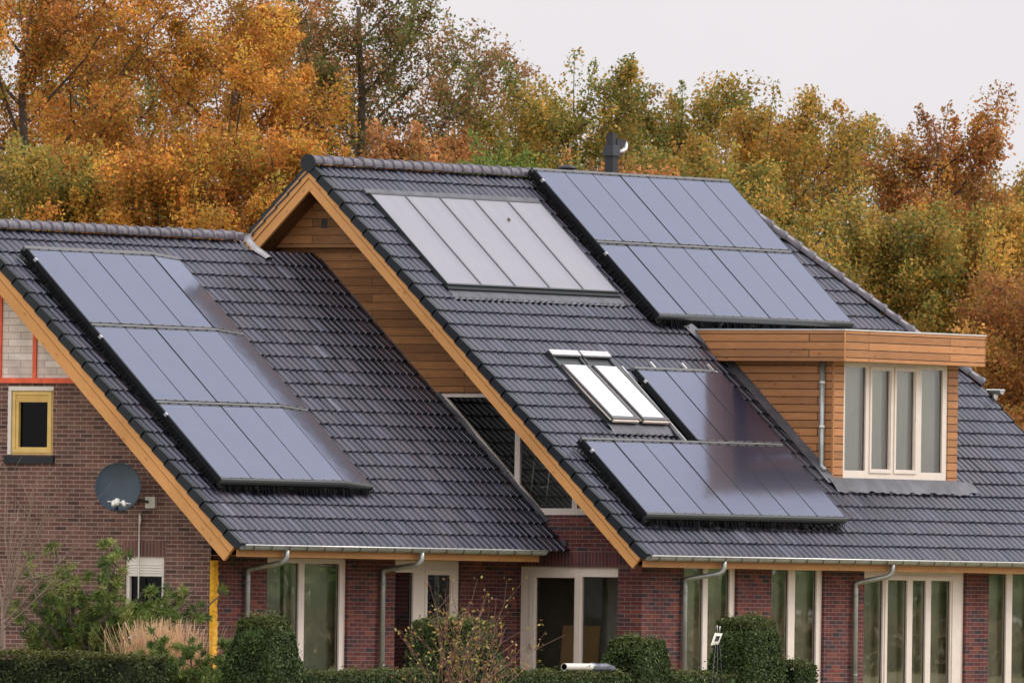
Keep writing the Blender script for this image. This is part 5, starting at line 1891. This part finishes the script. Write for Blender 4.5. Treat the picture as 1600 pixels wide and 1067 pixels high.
def tree(label, x, y, H, R, pal, seed, dens=1.0, low=0.12, gap=0.0, leaf=0.068, sparse_top=0.0, group='autumn trees behind the house'):
    rg = np.random.default_rng(seed)
    t = tag(empty('autumn_tree', (x, y, 0)), label, 'tree', group)
    mb = MB()
    lean = rg.normal(0, 0.02, 2)
    tp = []
    for k in range(9):
        f = k / 8
        tp.append((lean[0] * H * f + rg.normal(0, 0.06) * f, lean[1] * H * f + rg.normal(0, 0.06) * f, H * 0.93 * f))
    r0 = 0.017 * H + 0.02
    mb.tube(tp, [r0 * (1 - 0.9 * k / 8) + 0.01 for k in range(9)], M['bark'], 8)
    C = []
    nl = 32
    for i in range(nl):
        f = low + (0.97 - low) * (i + rg.uniform(0, 0.8)) / nl
        k = min(int(f / 0.93 * 8), 7)
        z = f * H * 0.93
        p0 = np.array(tp[k]) + (np.array(tp[k + 1]) - np.array(tp[k])) * (f / 0.93 * 8 * 0.93 - k if False else 0)
        p0 = np.array([np.interp(z, [q_[2] for q_ in tp], [q_[j] for q_ in tp]) for j in range(3)])
        env = R * (1.0 - (abs(f - 0.45) / 0.62) ** 2.4) * rg.uniform(0.62, 1.12)
        env = max(env, 0.35)
        a = i * 2.39996 + rg.uniform(-0.5, 0.5)
        rise = (0.35 + 0.9 * f) * env * rg.uniform(0.6, 1.2)
        e = p0 + np.array([math.cos(a) * env, math.sin(a) * env, min(rise, H * 1.02 - z)])
        mid = (p0 + e) / 2 + np.array([rg.normal(0, .12), rg.normal(0, .12), -0.08 * env])
        mb.tube([p0, mid, e], [r0 * 0.38 * (1 - f) + 0.022, 0.018, 0.007], M['bark'], 5, cap=False)
        ns = 9
        for j in range(ns):
            g_ = rg.uniform(0.3, 1.0)
            ps = p0 + (mid - p0) * min(1, g_ * 2) if g_ < 0.5 else mid + (e - mid) * (g_ * 2 - 1)
            d = rg.normal(0, 1, 3) * np.array([1, 1, 0.7]) + np.array([math.cos(a) * 0.5, math.sin(a) * 0.5, 0.45])
            d /= np.linalg.norm(d)
            L_ = rg.uniform(0.35, 0.95) * (0.4 + 0.28 * env)
            es = ps + d * L_
            mb.tube([ps, (ps + es) / 2 + rg.normal(0, 0.04, 3), es], [0.012, 0.008, 0.004], M['bark'], 4, cap=False)
            if rg.random() > gap:
                C.append((ps + (es - ps) * 0.2, es + (es - ps) * 0.12, 1.0))
        C.append(((mid + e) / 2, e + (e - mid) * 0.15, 0.9))
    # shoots at the very top make the ragged outline
    for i in range(34):
        f_ = rg.uniform(0.72, 1.0)
        rr_ = R * math.sqrt(max(0.0, 1 - ((f_ - 0.45) / 0.6) ** 2)) * rg.uniform(0.0, 0.95)
        a_ = rg.uniform(0, 2 * PI)
        b_ = np.array([math.cos(a_) * rr_ + lean[0] * H, math.sin(a_) * rr_ + lean[1] * H, H * f_ * 0.95 - 0.2])
        L_ = rg.uniform(0.45, 1.15)
        e = b_ + np.array([math.cos(a_) * 0.25 * L_ + rg.normal(0, .10), math.sin(a_) * 0.25 * L_ + rg.normal(0, .10), L_])
        mb.tube([b_, (b_ + e) / 2 + rg.normal(0, 0.03, 3), e], [0.011, 0.007, 0.003], M['bark'], 4, cap=False)
        C.append((b_, e, 0.45))
    mb.build('trunk', t)
    CA = np.array([c_[0] for c_ in C])
    CB = np.array([c_[1] for c_ in C])
    CW = np.array([c_[2] for c_ in C])
    k = len(CA)
    per = int(215 * dens)
    pal_a = np.array(PAL[pal])
    uu = rg.uniform(0, 1, (k * per, 1))
    cen = np.repeat(CA, per, 0) + np.repeat(CB - CA, per, 0) * uu
    sg = np.repeat(rg.uniform(0.10, 0.24, k) * (0.4 + 0.6 * CW), per)[:, None] * (1.15 - 0.75 * uu ** 2)
    gs_ = rg.normal(0, 1, (k * per, 3))
    gs_ *= np.minimum(1, 2.0 / (np.linalg.norm(gs_, axis=1, keepdims=True) + 1e-9))
    pos = cen + gs_ * sg
    nn = rg.normal(0, 1, (k * per, 3)) + np.array([0, 0, 0.5])
    ln = rg.uniform(0.65, 1.35, k * per) * leaf
    v, q = leaf_quads(pos, nn, ln, ln * rg.uniform(0.5, 0.75, k * per), rg)
    wts = rg.dirichlet(np.ones(len(pal_a)) * 0.8, k)
    ci = np.array([rg.choice(len(pal_a), per, p=w_) for w_ in wts]).ravel()
    cc = pal_a[ci] * np.repeat(rg.uniform(0.60, 1.30, (k, 1)), per, 0)
    big_mesh('crown', v, q, M['leaf'], cols=np.repeat(cc, 4, 0), parent=t)
    return t


TREES = [
    ('orange and olive oak with a dark trunk near the left edge', 21.2, 26.3, 13.1, 3.0, 'orange', 1, 1.0, 0),
    ('tall orange oak behind the left end of the wing ridge', 25.4, 27.1, 12.9, 2.8, 'orange', 2, 1.0, 0),
    ('bright orange oak above the middle of the wing ridge', 22.2, 22.8, 12.5, 2.8, 'bright', 3, 1.0, 0),
    ('rusty thin oak showing sky through its top, left of the main ridge', 30.4, 26.8, 13.3, 2.4, 'rust', 4, 0.7, 0.15),
    ('tall green-brown oak rising out of frame above the main gable', 26.3, 22.1, 13.2, 2.5, 'greenbrown', 5, 0.8, 0.1),
    ('slender brown tree with bare gaps at the edge of the open sky', 33.9, 25.1, 12.4, 1.7, 'brown', 6, 0.5, 0.3),
    ('low rust-orange tree just above the gable peak', 19.8, 17.4, 10.1, 1.7, 'rust', 7, 1.0, 0),
    ('small green tree behind the collectors, between rust and olive trees', 18.9, 15.2, 9.7, 1.3, 'green', 8, 1.0, 0),
    ('broad olive tree behind the dark flue', 26.5, 18.1, 11.2, 2.5, 'olive', 9, 1.0, 0),
    ('olive-gold tree right of the dark flue', 30.8, 18.7, 11.2, 2.5, 'olive', 10, 1.0, 0),
    ('gold and olive tree above the upper right corner of the big array', 27.4, 14.8, 10.8, 2.3, 'gold', 11, 1.0, 0),
    ('green tree with pinkish twigs on the skyline at right', 34.2, 17.2, 10.9, 2.1, 'pinkgreen', 12, 0.75, 0.1),
    ('feathery red-brown oak crown on the skyline near the right edge', 29.8, 12.9, 10.7, 1.9, 'redbrown', 13, 0.9, 0.05),
    ('brownish tree at the right edge below the skyline', 34.0, 13.8, 9.9, 2.3, 'gold', 14, 0.9, 0),
    ('olive and gold tree low behind the hip of the roof', 22.3, 9.9, 8.5, 2.5, 'olive', 15, 1.0, 0),
    ('yellow-brown tree low behind the dormer at the right', 23.4, 8.1, 8.5, 2.5, 'gold', 16, 1.0, 0),
    ('olive tree filling the gap behind the right part of the big array', 23.6, 13.3, 9.6, 2.0, 'olive', 17, 1.0, 0),
    ('dark green-brown tree low behind the left end of the wing', 16.8, 22.2, 9.6, 2.3, 'olive', 18, 1.0, 0),
    ('bright orange low tree behind the wing ridge beside the main gable', 17.0, 20.0, 9.8, 2.2, 'bright', 19, 1.0, 0),
    ('rusty low tree behind the ridge left of the flue', 20.9, 13.8, 9.3, 2.0, 'rust', 20, 1.0, 0),
    ('orange oak whose crown is cut off by the left picture edge', 20.2, 29.5, 12.6, 2.8, 'orange', 21, 0.8, 0),
    ('gold tree whose crown is cut off by the right picture edge', 31.0, 9.0, 9.6, 2.6, 'gold', 22, 0.8, 0),
    ('orange-brown tree behind the valley between wing and main gable', 18.7, 19.2, 10.0, 2.0, 'orange', 23, 1.0, 0),
    ('olive-green tree on the skyline where the open sky begins', 29.3, 21.2, 10.7, 2.2, 'olive', 24, 0.9, 0),
    ('brown tree low at the right edge behind the hip gutter', 20.6, 5.2, 7.2, 2.0, 'redbrown', 25, 1.0, 0),
    ('dull olive tree deep in the wood behind the golden ones', 37.0, 22.5, 9.4, 2.6, 'dark', 26, 0.8, 0),
    ('dull olive tree deep in the wood behind the orange oaks', 32.0, 32.0, 11.5, 3.2, 'dark', 27, 0.8, 0),
    ('dull brownish tree deep in the wood at the right', 38.5, 15.5, 9.0, 2.6, 'dark', 28, 0.8, 0),
]
for (lb, x, y, H, R, pal, sd_, dn_, gp) in TREES:
    tree(lb, x, y, H, R, pal, 100 + sd_, dn_, gap=gp)

# far tree belt across the fields to the right front, mirrored in the ground floor panes
rg = np.random.default_rng(77)
n = 90000
f = rg.uniform(-1, 1, n)
cxy = np.array([190.0, -112.0])
dirv = np.array([0.545, 0.84])
hgt = 3.6 + 0.5 * np.sin(f * 21) + 0.4 * np.sin(f * 47 + 1)
pos = np.stack([cxy[0] + dirv[0] * f * 90 + rg.normal(0, 2.5, n), cxy[1] + dirv[1] * f * 90 + rg.normal(0, 2.5, n), rg.uniform(0, 1, n) ** 0.8 * hgt], 1)
v, q = leaf_quads(pos, rg.normal(size=(n, 3)), rg.uniform(0.25, 0.55, n), rg.uniform(0.2, 0.4, n), rg)
cc = np.array(((0.12, 0.19, 0.06), (0.18, 0.24, 0.08), (0.10, 0.16, 0.06)))[rg.integers(0, 3, n)]
lowm = pos[:, 2] < 1.9
cc[lowm] = np.array((0.36, 0.26, 0.15)) * rg.uniform(0.7, 1.2, (lowm.sum(), 1))
o = big_mesh('tree_belt', v, q, M['leaf'], cols=np.repeat(cc, 4, 0))
tag(o, 'distant green tree belt with brown reeds across the field', 'tree belt', kind='stuff')
